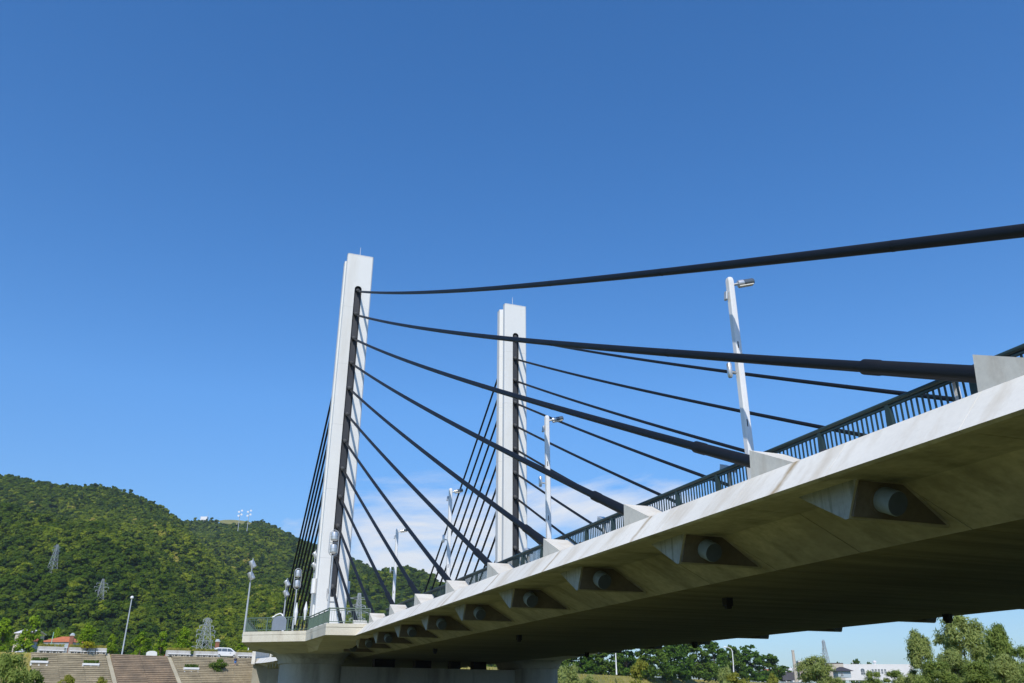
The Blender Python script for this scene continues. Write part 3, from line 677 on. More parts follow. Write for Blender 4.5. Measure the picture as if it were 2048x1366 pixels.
# forest: thousands of crowns over the three flanks, one mass
protos = bpy.data.collections.new('forest_crowns')
for i, (m_, shp, rr_, hh, nl) in enumerate(((l_for, 'round', 4.4, 6.4, 11), (l_for, 'round', 4.8, 5.6, 14), (l_for, 'round', 4.0, 6.8, 9), (l_conif, 'round', 3.6, 7.4, 9), (l_for, 'round', 4.6, 6.0, 16))):
    rs = np.random.default_rng(50+i); (v, f_), L_ = crown(rs, 800, rr_*.9, hh, nl, .95, shp, 1.1, spread=1.1, jit=.32)
    core = []
    for x, y, z, s in L_: core.append((x, y, z, s*.82))
    b = MB()
    for x, y, z, s in core:
        ring = [[Vector((x+s*math.cos(a)*math.cos(t), y+s*math.cos(a)*math.sin(t), z+s*.75*math.sin(a))) for t in [2*math.pi*q/7 for q in range(7)]] for a in (-1.2, -.5, .2, .8, 1.25)]
        b.loft(ring)
    vv = np.concatenate([v, np.array([tuple(p) for p in b.v])]); 
    me = bpy.data.meshes.new('forest_crown'); me.from_pydata(vv.tolist(), [], f_.tolist()+[tuple(len(v)+k for k in q) for q in b.f]); me.materials.append(m_)
    o = bpy.data.objects.new('forest_crown_%d' % i, me); protos.objects.link(o)
pts, sc_, tn = [], [], []
for h, n, sd, smin, smax in ((H1, 19000, 1, .42, 1.0), (H2, 14500, 2, .5, 1.15), (H3, 6500, 3, .36, .8)):
    p = sample(h, n, sd); r_ = np.random.default_rng(sd+20)
    keep = np.ones(len(p), bool)
    if h is H2:
        q = np.array([hill_hit(465, 1047) or (0, 0, 0)]); q2 = np.array([hill_hit(430, 1044) or (0, 0, 0)])
        for c in (q, q2): keep &= np.linalg.norm((p-c)[:, :2], axis=1) > 26
    p = p[keep]; pts.append(p); n = len(p); sc_.append(r_.uniform(smin, smax, n)*np.where(r_.random(n) < .06, 1.3, 1))
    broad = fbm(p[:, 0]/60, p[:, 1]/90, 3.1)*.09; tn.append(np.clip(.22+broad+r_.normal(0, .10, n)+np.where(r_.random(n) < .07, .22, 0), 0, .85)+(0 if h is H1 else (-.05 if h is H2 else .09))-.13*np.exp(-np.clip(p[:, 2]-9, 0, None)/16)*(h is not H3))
pts = np.concatenate(pts); sc_ = np.concatenate(sc_); tn = np.concatenate(tn)
me = bpy.data.meshes.new('forest'); me.from_pydata(pts.tolist(), [], [])
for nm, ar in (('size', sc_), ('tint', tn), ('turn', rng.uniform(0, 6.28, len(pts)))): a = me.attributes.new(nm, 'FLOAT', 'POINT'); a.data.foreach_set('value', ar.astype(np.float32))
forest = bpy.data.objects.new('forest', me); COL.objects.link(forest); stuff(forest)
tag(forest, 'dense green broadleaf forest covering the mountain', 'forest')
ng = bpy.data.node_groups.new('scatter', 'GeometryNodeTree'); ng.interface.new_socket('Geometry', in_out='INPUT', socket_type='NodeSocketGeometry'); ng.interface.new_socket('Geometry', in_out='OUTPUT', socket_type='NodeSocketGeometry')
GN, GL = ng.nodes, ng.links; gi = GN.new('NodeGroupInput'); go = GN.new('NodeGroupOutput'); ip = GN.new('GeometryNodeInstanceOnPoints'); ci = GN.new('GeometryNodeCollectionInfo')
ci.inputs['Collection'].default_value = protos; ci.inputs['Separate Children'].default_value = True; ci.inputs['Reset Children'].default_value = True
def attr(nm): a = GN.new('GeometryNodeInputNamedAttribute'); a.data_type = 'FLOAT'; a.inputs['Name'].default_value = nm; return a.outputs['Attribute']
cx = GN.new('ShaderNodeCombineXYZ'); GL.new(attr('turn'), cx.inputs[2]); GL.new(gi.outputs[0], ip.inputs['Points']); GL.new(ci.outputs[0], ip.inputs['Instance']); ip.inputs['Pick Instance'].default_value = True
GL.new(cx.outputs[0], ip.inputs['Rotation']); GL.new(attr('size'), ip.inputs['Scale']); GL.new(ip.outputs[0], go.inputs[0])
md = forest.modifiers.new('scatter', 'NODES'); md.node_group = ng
# mown summit lawn
for px, py, w, dp in ((432, 1046, 30, 20), (470, 1049, 26, 16), (508, 1052, 12, 8)):
    P = hill_hit(px, py)
    if P is None: continue
    b = MB(); n = 16; e = Vector((P.x-CAM.x, P.y-CAM.y, 0)).normalized(); s_ = Vector((e.y, -e.x, 0))
    b.add([P+s_*(w*math.cos(t))+e*(dp*math.sin(t)-2)+Vector((0, 0, 3.2+dp*.42*math.sin(t))) for t in [2*math.pi*i/n for i in range(n)]], [tuple(range(n))])
    struct(b.build('summit_lawn', mat('dry_lawn', (.22, .21, .07), .95, .15, .2, 2)))

# ------------------------------------------------------------------ trees
def limbs(rs, h, r, L_, w, lean=0):
    b = MB(); top = Vector((lean*.4, 0, h*.62)); b.path([(0, 0, -.3), (lean*.1+.03*w, .02, h*.2), (lean*.25, -.03, h*.42), top], [w*1.25, w, w*.8, w*.4], 8)
    for x, y, z, s in L_[:9]:
        t = rs.uniform(.2, .6); st = Vector((lean*.4*t, 0, h*.62*t)); e = Vector((x, y, z)); mid = st.lerp(e, .5)+Vector((0, 0, .08*h)); b.path([st, mid, e], [w*.5, w*.33, w*.10], 6)
    return b.mesh('trunk', m_trunk, smooth=True)
def tree_meshes(seed, h, r, nleaf, leaf, m_, shape='round', stem=.25, droop=None, asp=1.2, nl=14, rr=(.28, .5), flat=.75, spread=1.1):
    rs = np.random.default_rng(seed); (v, f_), L_ = crown(rs, nleaf, r, h*(1-stem), nl, leaf, shape, asp, droop, flat, rr, spread)
    v[:, 2] += h*stem; L_[:, 2] += h*stem
    return np_mesh('crown', v, f_, m_), limbs(rs, h, r, L_, max(.05, h*.018))
def plant(name, meshes_, loc, label, cat='tree', s=1.0, rz=0, group=None, sz=None):
    t = thing(name, label, cat, loc, rz, group); t.scale = (s, s, sz or s)
    put(meshes_[1], 'trunk', t); put(meshes_[0], 'crown', t); return t
# young zelkovas behind the revetment; each stands on the bank top, its crown top where the photograph shows it
zk = [tree_meshes(100+i, 6.2, 2.6, 3600, .27, l_zel, 'cone', .08, nl=44, rr=(.11, .22), flat=1.25, spread=1.5) for i in range(4)]
for i, (px, pt, D, wpx, l) in enumerate((
    (14, 1236, 176, 64, 'spreading green street tree cut by the left edge of the picture'), (72, 1231, 180, 62, 'tall spreading tree beside the white parked car, left of the orange roofs'),
    (178, 1247, 182, 56, 'spreading green tree right of the left brick pillar'), (226, 1268, 180, 40, 'small spreading tree just left of the globe lamp pole'),
    (287, 1262, 184, 50, 'spreading tree just right of the globe lamp pole'), (327, 1262, 186, 44, 'spreading tree behind the white dome shelter'),
    (372, 1253, 184, 58, 'broad tree left of the steel lattice mast'), (118, 1256, 205, 40, 'small dull tree rising behind the orange roofed house'), (486, 1285, 196, 46, 'low bushy tree behind the white minivan'), (540, 1284, 196, 40, 'low tree at the end of the approach deck'))):
    T = at_D(px, pt, D); hgt = T.z-ZT; s = hgt/6.2; w = wpx*D*.917/FPX/5.0
    t = plant('zelkova_tree', zk[i % 4], (T.x, T.y, ZT), l, 'tree', w, i*1.3, 'trees behind the stepped bank', sz=s)
# dark shrubs and small trees that close the view between them
sb = [tree_meshes(140+i, 4.0, 2.6, 1800, .36, l_deep, 'dome', .0, nl=14) for i in range(2)]
BUSH = ['dark green bush behind the small tree left of the globe lamp pole', 'dark bush directly behind the globe lamp pole foot', 'dark bush behind the gap right of the globe lamp pole', 'dark bush left of the white dome shelter', 'dark bush straight behind the white dome shelter',
        'dark bush right of the white dome shelter', 'dark bush behind the second kerb', 'dark bush behind the planter right of the second kerb', 'dark bush behind the broad tree', 'dark bush at the left foot of the lattice mast', 'dark bush at the right foot of the lattice mast',
        'dark bush behind the brick pillar with grey dome', 'dark bush behind the minivan bonnet', 'dark bush behind the rightmost planter', 'dark bush behind the posts under the platform']
for i, px in enumerate(range(205, 520, 22)):
    D = 215+(i*37 % 25); P = at_D(px+(i*13 % 9), 1300, D); plant('screen_bush', sb[i % 2], (P.x, P.y, ZT), BUSH[i], 'bush', .8+.3*((i*7) % 5)/5, i*.9, 'dark bushes behind the street trees')
# right bank: tree belt beyond the levee road
dk = [tree_meshes(160+i, 9.0, 4.3, 6500, .42, (l_dark, l_mid)[i % 2], 'dome', .0, nl=80, rr=(.13, .27), spread=1.25) for i in range(4)]
rt = [(1085, 1284, 285, 62), (1120, 1284, 300, 60), (1160, 1276, 300, 70), (1205, 1276, 310, 72), (1250, 1270, 318, 76), (1298, 1266, 325, 78), (1345, 1266, 335, 74), (1390, 1268, 345, 72), (1425, 1280, 355, 62), (1462, 1288, 365, 50), (1497, 1287, 372, 66), (1535, 1306, 380, 58), (1565, 1330, 390, 40)]
names_ = ['leftmost tree of the belt beyond the levee road, beside the far pier', 'dark tree second from the far pier', 'tree behind the pale bush beyond the levee road', 'green tree left of the thin white pole', 'green tree right of the thin white pole',
          'dark tree behind the yellowish riverside bush', 'dark tree in the middle of the belt', 'dark tree left of the round pale bush', 'tall dark tree just left of the curved lamp', 'tree behind the curved road lamp', 'rounded dark tree right of the curved road lamp', 'lower tree above the orange roof on the right bank', 'small tree at the right end of the belt by the chimney']
for i, ((px, pt, D, w), l) in enumerate(zip(rt, names_)):
    T = at_D(px, pt, D); hgt = max(4, T.z-ZT); plant('belt_tree', dk[i % 4], (T.x, T.y, ZT), l, 'tree', w*D*.917/FPX/8.0, i*1.1, 'trees beyond the levee road', sz=hgt/9.0)
for i, (px, pt, D, w, l) in enumerate(((1711, 1316, 620, 32, 'round tree above the white building roof, right of the antenna'), (1737, 1322, 640, 20, 'small round tree above the white roof near the chimney pot'), (1676, 1322, 560, 18, 'small tree rising behind the beige block'))):
    T = at_D(px, pt, D); plant('roof_tree', dk[(i+1) % 4], (T.x, T.y, ZT), l, 'tree', w*D*.917/FPX/8.0, i, sz=(T.z-ZT)/9.0)
# riverside willows and bushes on the low ground
def willow(seed, h, r, n, m_, nl=64): return tree_meshes(seed, h, r, n, .095, m_, 'cone' if seed % 2 else 'dome', .04, droop=.55, asp=4.2, nl=nl, rr=(.11, .25), flat=1.25, spread=2.0)
wl_ = [willow(201, 8, 3.2, 26000, l_wil), willow(202, 8, 3.2, 26000, l_wil), willow(203, 8, 3.1, 24000, l_wild), willow(204, 8, 3.0, 20000, l_wild)]
for i, (px, pt, D, w, k, l) in enumerate((
    (1832, 1262, 70, 76, 0, 'pale willow left of the tallest willow on the right'), (1912, 1226, 74, 104, 1, 'tallest pale willow at the right, reaching up to the deck'), (1990, 1246, 66, 74, 2, 'darker pointed willow right of the tallest one'),
    (2040, 1288, 58, 70, 3, 'dark willow cut by the right edge of the picture'), (1870, 1318, 62, 90, 3, 'low dark willow in front of the tallest pair'), (1950, 1322, 56, 90, 2, 'low dense willow bush in the lower right corner'), (1628, 1311, 112, 74, 1, 'rounded willow in front of the pinkish block'),
    (1790, 1338, 84, 70, 3, 'low dark willow in front of the white building'), (1745, 1340, 92, 50, 3, 'low dark bush below the arched window'), (2005, 1310, 52, 80, 0, 'pale low willow between the pointed willow and the right edge'), (1900, 1300, 66, 80, 0, 'pale lower willow filling the front of the tallest one'))):
    T = at_D(px, pt, D); plant('willow', wl_[k], (T.x, T.y, 0), l, 'willow', w*D*.917/FPX/4.3, 1.7*i, 'willows at the right', sz=T.z/8.0)
bs = [tree_meshes(221, 4, 2.6, 5500, .16, l_yel, 'dome', .0, nl=22, asp=1.8, rr=(.2, .38)), tree_meshes(222, 4, 2.4, 5500, .15, l_wil, 'dome', .0, nl=22, asp=2.2, rr=(.2, .38))]
for i, (px, pt, D, w, k, l) in enumerate((
    (1140, 1319, 132, 70, 1, 'pale grey green bush right of the far pier'), (1108, 1333, 126, 60, 1, 'pale low bush touching the far pier'), (1277, 1318, 122, 60, 0, 'yellowish bush standing in the dry grass'), (1450, 1324, 150, 48, 1, 'round pale bush under the curved road lamp'),
    (1468, 1345, 128, 58, 0, 'yellow green bush right below the round pale bush'), (1175, 1344, 120, 56, 1, 'low pale bush between the pale and the yellowish bush'), (1545, 1346, 150, 36, 0, 'small yellowish bush beside the white van'))):
    T = at_D(px, pt, D); plant('riverside_bush', bs[k], (T.x, T.y, max(0, 0)), l, 'bush', w*D*.917/FPX/4.8, 2.1*i, 'bushes on the river meadow', sz=T.z/4.0)
fb = tree_meshes(231, 4, 2.4, 9000, .12, l_wild, 'dome', .0, nl=26, asp=2.4, rr=(.2, .36))
for i, (px, pt, D, w, l) in enumerate(((28, 1300, 44, 110, 'blurred grey green bush in the lower left corner'), (75, 1336, 48, 70, 'low dull bush right of the corner bush'), (135, 1350, 50, 60, 'low weed clump in front of the grey steps'), (205, 1354, 50, 50, 'low yellowish weed clump before the first kerb'))):
    T = at_D(px, pt, D); plant('corner_bush', fb if i < 2 else bs[0], (T.x, T.y, 0), l, 'bush', w*D*.917/FPX/4.6, i*2.2, sz=T.z/4.0)

# ------------------------------------------------------------------ planters, benches and plants on the stepped bank
gr = np.random.default_rng(5)
def tuft(n, w, d, hh, m_, name='grass', leaf=.10):
    c = np.stack([gr.uniform(-w/2, w/2, n), gr.uniform(-d/2, d/2, n), gr.uniform(.0, hh, n)], 1); nr = unit(gr.normal(size=(n, 3))*np.array([1, 1, .25])); v, f_ = quads(c, np.full(n, leaf), nr, gr, 3.0, -.9); return np_mesh(name, v, f_, m_)
def planter(px0, px1, label, hgt=1.05, back=.35, weeds=l_grass, nb=4, zt=ZT, yz=1300):
    s0, s1 = bank_s(px0, yz), bank_s(px1, yz); w = s1-s0; P = bank((s0+s1)/2, back, zt); t = thing('planter', label, 'planter', P, math.atan2(EB.y, EB.x), 'planters along the top of the steps')
    b = MB(); D_ = 1.3
    b.prism([(-w/2, 0), (w/2, 0), (w/2, hgt), (-w/2, hgt)], lambda p, q: (p[0], q, p[1]), -D_/2, D_/2); o = b.build('box', m_plan, t, bevel=.05)
    for i in range(nb):                                            # bench slabs along its foot
        x = -w/2+w*(i+.5)/nb; b = MB(); b.box((x, -D_/2-.26, .42), (w/nb*.93, .46, .14)); b.build('bench_slab', m_white, t, bevel=.02)
        b = MB(); b.box((x-w/nb*.32, -D_/2-.2, .18), (.2, .3, .36)); b.build('bench_leg', m_plan, t); b = MB(); b.box((x+w/nb*.32, -D_/2-.2, .18), (.2, .3, .36)); b.build('bench_leg', m_plan, t)
    o = put(tuft(int(170*w), w*.97, D_*.95, .5, weeds), 'weeds', t, (0, 0, hgt-.1)); stuff(o); return t
planter(76, 128, 'leftmost concrete planter with dry grass on the bank top'); planter(138, 190, 'planter with a bright yellow shrub growing over its front')
planter(190.8, 213, 'short planter just left of the first kerb', nb=2); planter(335, 381, 'planter right of the second kerb with dry grass')
planter(391, 436, 'planter right below the steel lattice mast'); planter(475, 517, 'rightmost planter, between the minivan and the bridge')
yb = tree_meshes(241, 1.4, 1.1, 1400, .14, leafmat('leaf_gold', (.25, .25, .02), (.42, .40, .03), None, .3, 1), 'round', 0, nl=10)
P = bank(bank_s(172), -.6, ZT+.8); plant('golden_shrub', yb, P, 'bright yellow green shrub spilling over a planter', 'shrub', 1.5, 0, sz=.8)
def step_planter(px, py, label, w=2.6):
    d = ray(px, py); n = (NB*RISE+Vector((0, 0, TREAD))).normalized(); P0 = bank(0, 0, ZT)+NB*.1
    k = (P0-CAM).dot(n)/d.dot(n); P = CAM+d*k; t = thing('step_planter', label, 'planter', P, math.atan2(EB.y, EB.x), 'small white planters on the steps')
    b = MB(); b.box((0, -.3, .32), (w, .9, .34)); b.build('trough', m_white, t, bevel=.04)
    for x in (-w*.45, 0, w*.45): b = MB(); b.box((x, -.3, -.05), (.22, .6, .42)); b.build('foot', m_white, t)
    o = put(tuft(int(150*w), w*.9, .7, .45, l_mid), 'plants', t, (0, -.3, .48)); stuff(o)
step_planter(77, 1328, 'small white trough on the steps behind the corner bush'); step_planter(180, 1333, 'small white trough in the middle of the grey steps'); step_planter(381, 1341, 'small white trough on the right hand field of steps')
sbm = tree_meshes(251, 2.2, 2.0, 2400, .2, l_mid, 'round', 0, nl=14)
d = ray(436, 1343); n_ = (NB*RISE+Vector((0, 0, TREAD))).normalized(); P0 = bank(0, 0, ZT); P = CAM+d*((P0-CAM).dot(n_)/d.dot(n_))
plant('step_shrub', sbm, P, 'leafy green shrub growing out of the steps below the minivan', 'shrub', .85, .4)
# weeds in the joints of the steps
c = []; 
for i in range(420):
    j = int(gr.integers(0, NST)); s = gr.uniform(S0, S3); c.append(bank(s, 0, ZT-j*RISE-.25)+NB*(TREAD*j+.2))
c = np.array([tuple(q) for q in c]); c = np.repeat(c, 7, 0)+gr.normal(size=(len(c)*7, 3))*np.array([.22, .12, .09]); v, f_ = quads(c, np.full(len(c), .10), unit(gr.normal(size=(len(c), 3))), gr, 2.2); stuff(tag(put(np_mesh('weeds', v, f_, l_mid), 'weeds'), 'scattered green weeds in the joints of the steps', 'weeds'))
# grass on the levee face
c = []
for i in range(len(crest)-1):
    a, b_ = crest[i], crest[i+1]; L_ = (b_-a).length
    if L_ > 250 or (i < 3): continue
    n0, n1_ = crest_n(i), crest_n(i+1)
    for q in range(int(L_*26)):
        t = gr.random(); y = gr.random()*17; nn = n0.lerp(n1_, t); p = a.lerp(b_, t)+nn*y; s = (p-PB).dot(EB)
        if S0 < s < S3+2 and i < 8: continue
        p.z = max(.05, ZT-.55-(y-.6)*.53)+.12; c.append(tuple(p))
c = np.array(c); v, f_ = quads(c+gr.normal(size=c.shape)*.1, gr.uniform(.14, .34, len(c)), unit(gr.normal(size=c.shape)*np.array([1, 1, .2])), gr, 2.8, -.9); stuff(tag(put(np_mesh('grass', v, f_, l_grass), 'grass'), 'dry yellow green grass on the levee slope', 'grass'))

# ------------------------------------------------------------------ poles, masts and towers
def tower(name, label, base, ht, w, arms, rz=0, m_=None, thick=1.0, cap=None):
    m_ = m_ or m_galv; t = thing(name, label, 'lattice tower', base, rz); r = .11*thick
    def hw(z): f_ = z/ht; return w*(1-f_)**1.0*.5+w*.09
    for sx in (-1, 1):
        for sy in (-1, 1): b = MB(); b.path([(sx*hw(z), sy*hw(z), z) for z in (0, ht*.5, ht)], [r, r*.9, r*.6], 4); b.build('leg', m_, t)
    b = MB(); z = 0; 
    while z < ht*.97:
        st = max(1.0, hw(z)*1.5); z2 = min(ht, z+st); a, c = hw(z), hw(z2)
        for k in range(4):
            p = [(-1, -1), (1, -1), (1, 1), (-1, 1)]; q0, q1 = p[k], p[(k+1) % 4]
            b.tube((q0[0]*a, q0[1]*a, z), (q1[0]*c, q1[1]*c, z2), r*.5, n=4); b.tube((q1[0]*a, q1[1]*a, z), (q0[0]*c, q0[1]*c, z2), r*.5, n=4); b.tube((q0[0]*c, q0[1]*c, z2), (q1[0]*c, q1[1]*c, z2), r*.5, n=4)
        z = z2
    b.build('bracing', m_, t)
    for zf, aw in arms:
        z = ht*zf; b = MB(); b.tube((-hw(z), 0, z), (hw(z), 0, z), r*.5, n=4)
        for sg in (-1, 1):
            b.tube((sg*hw(z), 0, z-.35), (sg*aw, 0, z), r*.7, n=4); b.tube((sg*hw(z), 0, z+.55), (sg*aw, 0, z), r*.6, n=4); b.tube((sg*aw, 0, z), (sg*aw, 0, z-.9), r*.9, n=5)
        b.build('cross_arm', m_, t)
    return t
def on_hill(px, py): return hill_hit(px, py) or at_D(px, py, 700)
def tower_px(px, pyb, pyt, label, w, arms, rz, **k):
    P = on_hill(px, pyb); D = (P-CAM).dot(_f0); H = at_D(px, pyt, D).z-P.z; return tower('power_pylon', label, P-Vector((0, 0, 3)), H+3, w, arms, rz, **k)
tower_px(102, 1150, 1088, 'upper left power pylon half way up the wooded slope', 4.0, ((.93, 2.0), (.84, 2.4)), .9, thick=.9)
tower_px(195, 1218, 1158, 'power pylon low on the wooded slope above the globe lamp pole', 4.4, ((.88, 2.6), (.78, 3.4), (.68, 2.6)), .3, thick=.85)
def tower_D(px, D, pt, label, w, arms, rz, Zb=ZT, **k):
    T = at_D(px, pt, D); return tower('lattice_mast', label, (T.x, T.y, Zb), T.z-Zb, w, arms, rz, **k)
tower_D(416, 300, 1236, 'grey steel lattice mast with many arms behind the planters', 5.0, ((.97, 1.6), (.86, 2.6), (.78, 3.4), (.70, 3.4), (.60, 3.0), (.48, 4.6), (.36, 3.0)), .5, thick=1.05)
tower_D(719, 300, 1186, 'lattice mast with wide arms seen between the near pylon and stays', 4.2, ((.93, 3.4), (.84, 2.6), (.76, 3.8), (.68, 2.8)), .2, thick=1.2)
tower_D(1646, 520, 1279, 'thin lattice radio tower above the roofs on the right bank', 4.4, ((.95, 2.0), (.80, 2.6)), .4, thick=1.4)
def simple_pole(name, px, pb, pt, D, label, r0=.10, r1=.06, m_=None, globe=0):
    a, c = at_D(px[0], pb, D), at_D(px[1], pt, D); c = Vector((a.x, a.y, c.z)); a.z = min(a.z, ZT); t = thing(name, label, 'pole', a)
    b = MB(); b.path([(0, 0, 0), (0, 0, .3), (0, 0, c.z-a.z)], [r0*1.4, r0, r1], 10); b.build('shaft', m_ or m_galv, t, smooth=True)
    if globe:
        b = MB(); z = c.z-a.z; b.loft([[Vector((globe*math.cos(e)*math.cos(q), globe*math.cos(e)*math.sin(q), z+globe*math.sin(e))) for q in [2*math.pi*i/12 for i in range(12)]] for e in (-1.4, -.9, -.4, 0, .4, .9, 1.4)]); b.build('globe', m_white, t, smooth=True)
simple_pole('globe_lamp', (245, 262), 1302, 1195, 178, 'tall slender grey pole topped by a small white globe', .16, .10, globe=.34)
simple_pole('utility_pole', (1233, 1233), 1345, 1302, 290, 'thin white pole by the levee road under the deck', .22, .16, m_white)
for px, pb, pt, D, l in ((496, 1304, 1282, 190, 'short white post under the platform edge'), (507.5, 1304, 1284, 190, 'short cream post under the platform edge'), (1709, 1350, 1318, 420, 'thin pale pole before the white building')): simple_pole('sign_post', (px, px), pb, pt, D, l, .12, .10, m_cream if 'cream' in l else m_white)
D = 345; a = at_D(1467, 1348, D); t = thing('road_lamp', 'white road lamp with curved arm on the levee road', 'street lamp', (a.x, a.y, ZT), world=True)
b = MB(); b.path([Vector((a.x, a.y, ZT)), at_D(1466.5, 1325, D), at_D(1464.5, 1303, D), at_D(1462, 1297.5, D), at_D(1456.5, 1294.5, D), at_D(1450, 1293.8, D)], [.24, .2, .17, .15, .14, .12], 10); b.build('pole', m_white, t, smooth=True)
b = MB(); b.path([at_D(1453, 1294, D), at_D(1449, 1294, D), at_D(1447, 1294.6, D)], [.16, .26, .12], 10); b.build('lamp_head', m_white, t, smooth=True)
# levee road fence on the right bank
fl = thing('levee_fence', 'dark low fence of posts and rails along the levee road', 'fence', (200, 258, ZT), world=True)
fp = [crest[i]-crest_n(i)*7.0+Vector((0, 0, ZT)) for i in range(9, 15)]; fm = MB(); 
for zz in (.5, .95, 1.35): b = MB(); b.path([p+Vector((0, 0, zz)) for p in fp], .06, 5); b.build('fence_rail', m_dark, fl)
pmx = MB(); pmx.box((0, 0, .7), (.14, .14, 1.45)); pmx = pmx.mesh('post', m_dark)
for a, c in zip(fp[:-1], fp[1:]):
    L_ = (c-a).length
    for i in range(int(L_/2.6)): put(pmx, 'post', fl, a.lerp(c, i*2.6/L_))

# ------------------------------------------------------------------ houses and walls
def house(name, label, px0, px1, pyb, pyt, D, depth, m_w, m_r=None, roof='flat', windows=(), rz=None, roof_h=1.6, eave=.35, zb=None, cat='building'):
    """windows: (fraction across, fraction up, width m, height m[, arched])"""
    a, c = at_D(px0, pyb, D), at_D(px1, pyb, D); w = (c-a).length; zb = ZT if zb is None else zb; h = at_D((px0+px1)/2, pyt, D).z-zb
    mid = (a+c)/2; ang = math.atan2(c.y-a.y, c.x-a.x); t = thing(name, label, cat, (mid.x, mid.y, zb), ang)
    b = MB(); b.box((0, depth/2, h/2), (w, depth, h)); o = b.build('wall', m_w, t, bevel=.04)
    if roof == 'flat':
        for sx in (-1, 1): b = MB(); b.box((sx*(w/2-.1), depth/2, h+.16), (.24, depth-.5, .32)); b.build('parapet', m_r or m_w, t)
        for yy in (.13, depth-.13): b = MB(); b.box((0, yy, h+.17), (w+.06, .3, .34)); b.build('parapet', m_r or m_w, t)
    elif roof == 'hip':
        b = MB(); e = eave; b.add([(-w/2-e, -e, h), (w/2+e, -e, h), (w/2+e, depth+e, h), (-w/2-e, depth+e, h), (-w*.12, depth/2, h+roof_h), (w*.12, depth/2, h+roof_h)], [(0,1,5,4), (1,2,5), (2,3,4,5), (3,0,4), (0,3,2,1)]); b.build('roof', m_r, t)
    elif roof == 'gable':
        b = MB(); e = eave
        for sg in (0, 1):
            y0, y1 = (-e, depth/2) if sg == 0 else (depth+e, depth/2)
            b.add([(-w/2-e, y0, h-.1), (w/2+e, y0, h-.1), (w/2+e, y1, h+roof_h), (-w/2-e, y1, h+roof_h), (-w/2-e, y0, h+.05), (w/2+e, y0, h+.05), (w/2+e, y1, h+roof_h+.16), (-w/2-e, y1, h+roof_h+.16)], [(0,1,2,3),(4,5,6,7),(0,1,5,4),(1,2,6,5),(2,3,7,6),(3,0,4,7)])
        b.build('roof', m_r, t); b = MB()
        for x in (-w/2+.02, w/2-.02): b.add([(x, 0, h), (x, depth, h), (x, depth/2, h+roof_h)], [(0,1,2)])
        b.build('gable', m_w, t)
    for wd in windows:
        fx, fz, ww, hh = wd[:4]; x, z = -w/2+w*fx, h*fz; arch = len(wd) > 4
        pol = [(-ww/2, -hh/2), (ww/2, -hh/2), (ww/2, hh/2)] + ([(ww/2*math.cos(q), hh/2+ww*.35*math.sin(q)) for q in [math.pi*i/8 for i in range(1, 8)]] if arch else []) + [(-ww/2, hh/2)]
        b = MB(); b.prism([(p[0]*1.14, p[1]*1.1) for p in pol], lambda p, q: (x+p[0], q, z+p[1]), -.07, .02); f_ = b.build('window', m_white, t)
        b = MB(); b.prism(pol, lambda p, q: (x+p[0], q, z+p[1]), -.09, -.06); o = b.build('pane', m_glass, None); o.parent = f_
        b = MB(); b.box((x, -.10, z), (.06, .03, hh)); b.box((x, -.10, z), (ww, .028, .06)); o = b.build('muntin', m_white, None); o.parent = f_
    return t, w, h
house('long_white_building', 'long white flat roofed building behind the right hand willows', 1676, 1832, 1366, 1330, 380, 5, m_wall, windows=((.34, .52, 1.7, 1.9, 1), (.47, .58, .8, 1.9), (.51, .58, .8, 1.9), (.55, .58, .8, 1.9), (.59, .58, .8, 1.9), (.63, .58, .8, 1.9)))
house('beige_block', 'beige block with dark roof edge left of the long white building', 1652, 1692, 1366, 1327.5, 372, 3, m_beige, m_droof, windows=((.75, .3, 1.0, 1.8),))
house('pink_block', 'pinkish flat block behind the rounded willow', 1602, 1656, 1366, 1323.5, 376, 3, m_pink, m_wall, windows=((.2, .6, 1.2, 1.4),))
house('small_pavilion', 'small pale hut with dark hipped roof before the white building', 1678, 1704, 1362, 1342, 330, 5, m_gwall, m_droof, 'hip', eave=1.0, roof_h=1.5, windows=((.3, .5, 1.0, 1.2),))
house('orange_roof_house_right', 'low house with orange roof between the tree belt and chimney', 1537, 1562, 1362, 1347, 400, 8, m_wall, m_roof, 'gable', roof_h=1.8)
house('white_shed', 'white gabled sheds behind the dark wall by the chimney', 1572, 1604, 1362, 1341, 430, 9, m_wall, m_wall, 'gable', roof_h=1.2)
house('grey_wall_shed', 'low dark grey shed wall right of the orange roof', 1566, 1590, 1362, 1346, 385, 6, m_grwall, m_droof)
house('orange_roof_house', 'house with pale walls and orange tiled roof behind the leftmost planter', 78, 142, 1300, 1284, 200, 7, m_gwall, m_roof, 'hip', roof_h=1.4, eave=.3, windows=((.86, .62, 1.1, 1.0), (.62, .62, .9, 1.0)))
house('brown_roof_house', 'house with orange roof half hidden by the leftmost trees', 36, 58, 1300, 1282, 206, 6, m_gwall, m_roof, 'hip', roof_h=1.5, windows=((.5, .5, 1.0, .9),))
house('pale_villa', 'pale house high behind the leftmost street trees', 24, 52, 1300, 1266, 240, 8, m_beige, m_wall, 'gable', roof_h=1.0, windows=((.4, .75, 1.0, 1.0),))
house('summit_station', 'white building on the mountain top with a mast', 401, 414, 1036, 1033.5, (on_hill(408, 1046)-CAM).dot(_f0)+20, 7, m_white, m_white, zb=on_hill(408, 1046).z+4, windows=((.5, .45, 5, 1.2),))
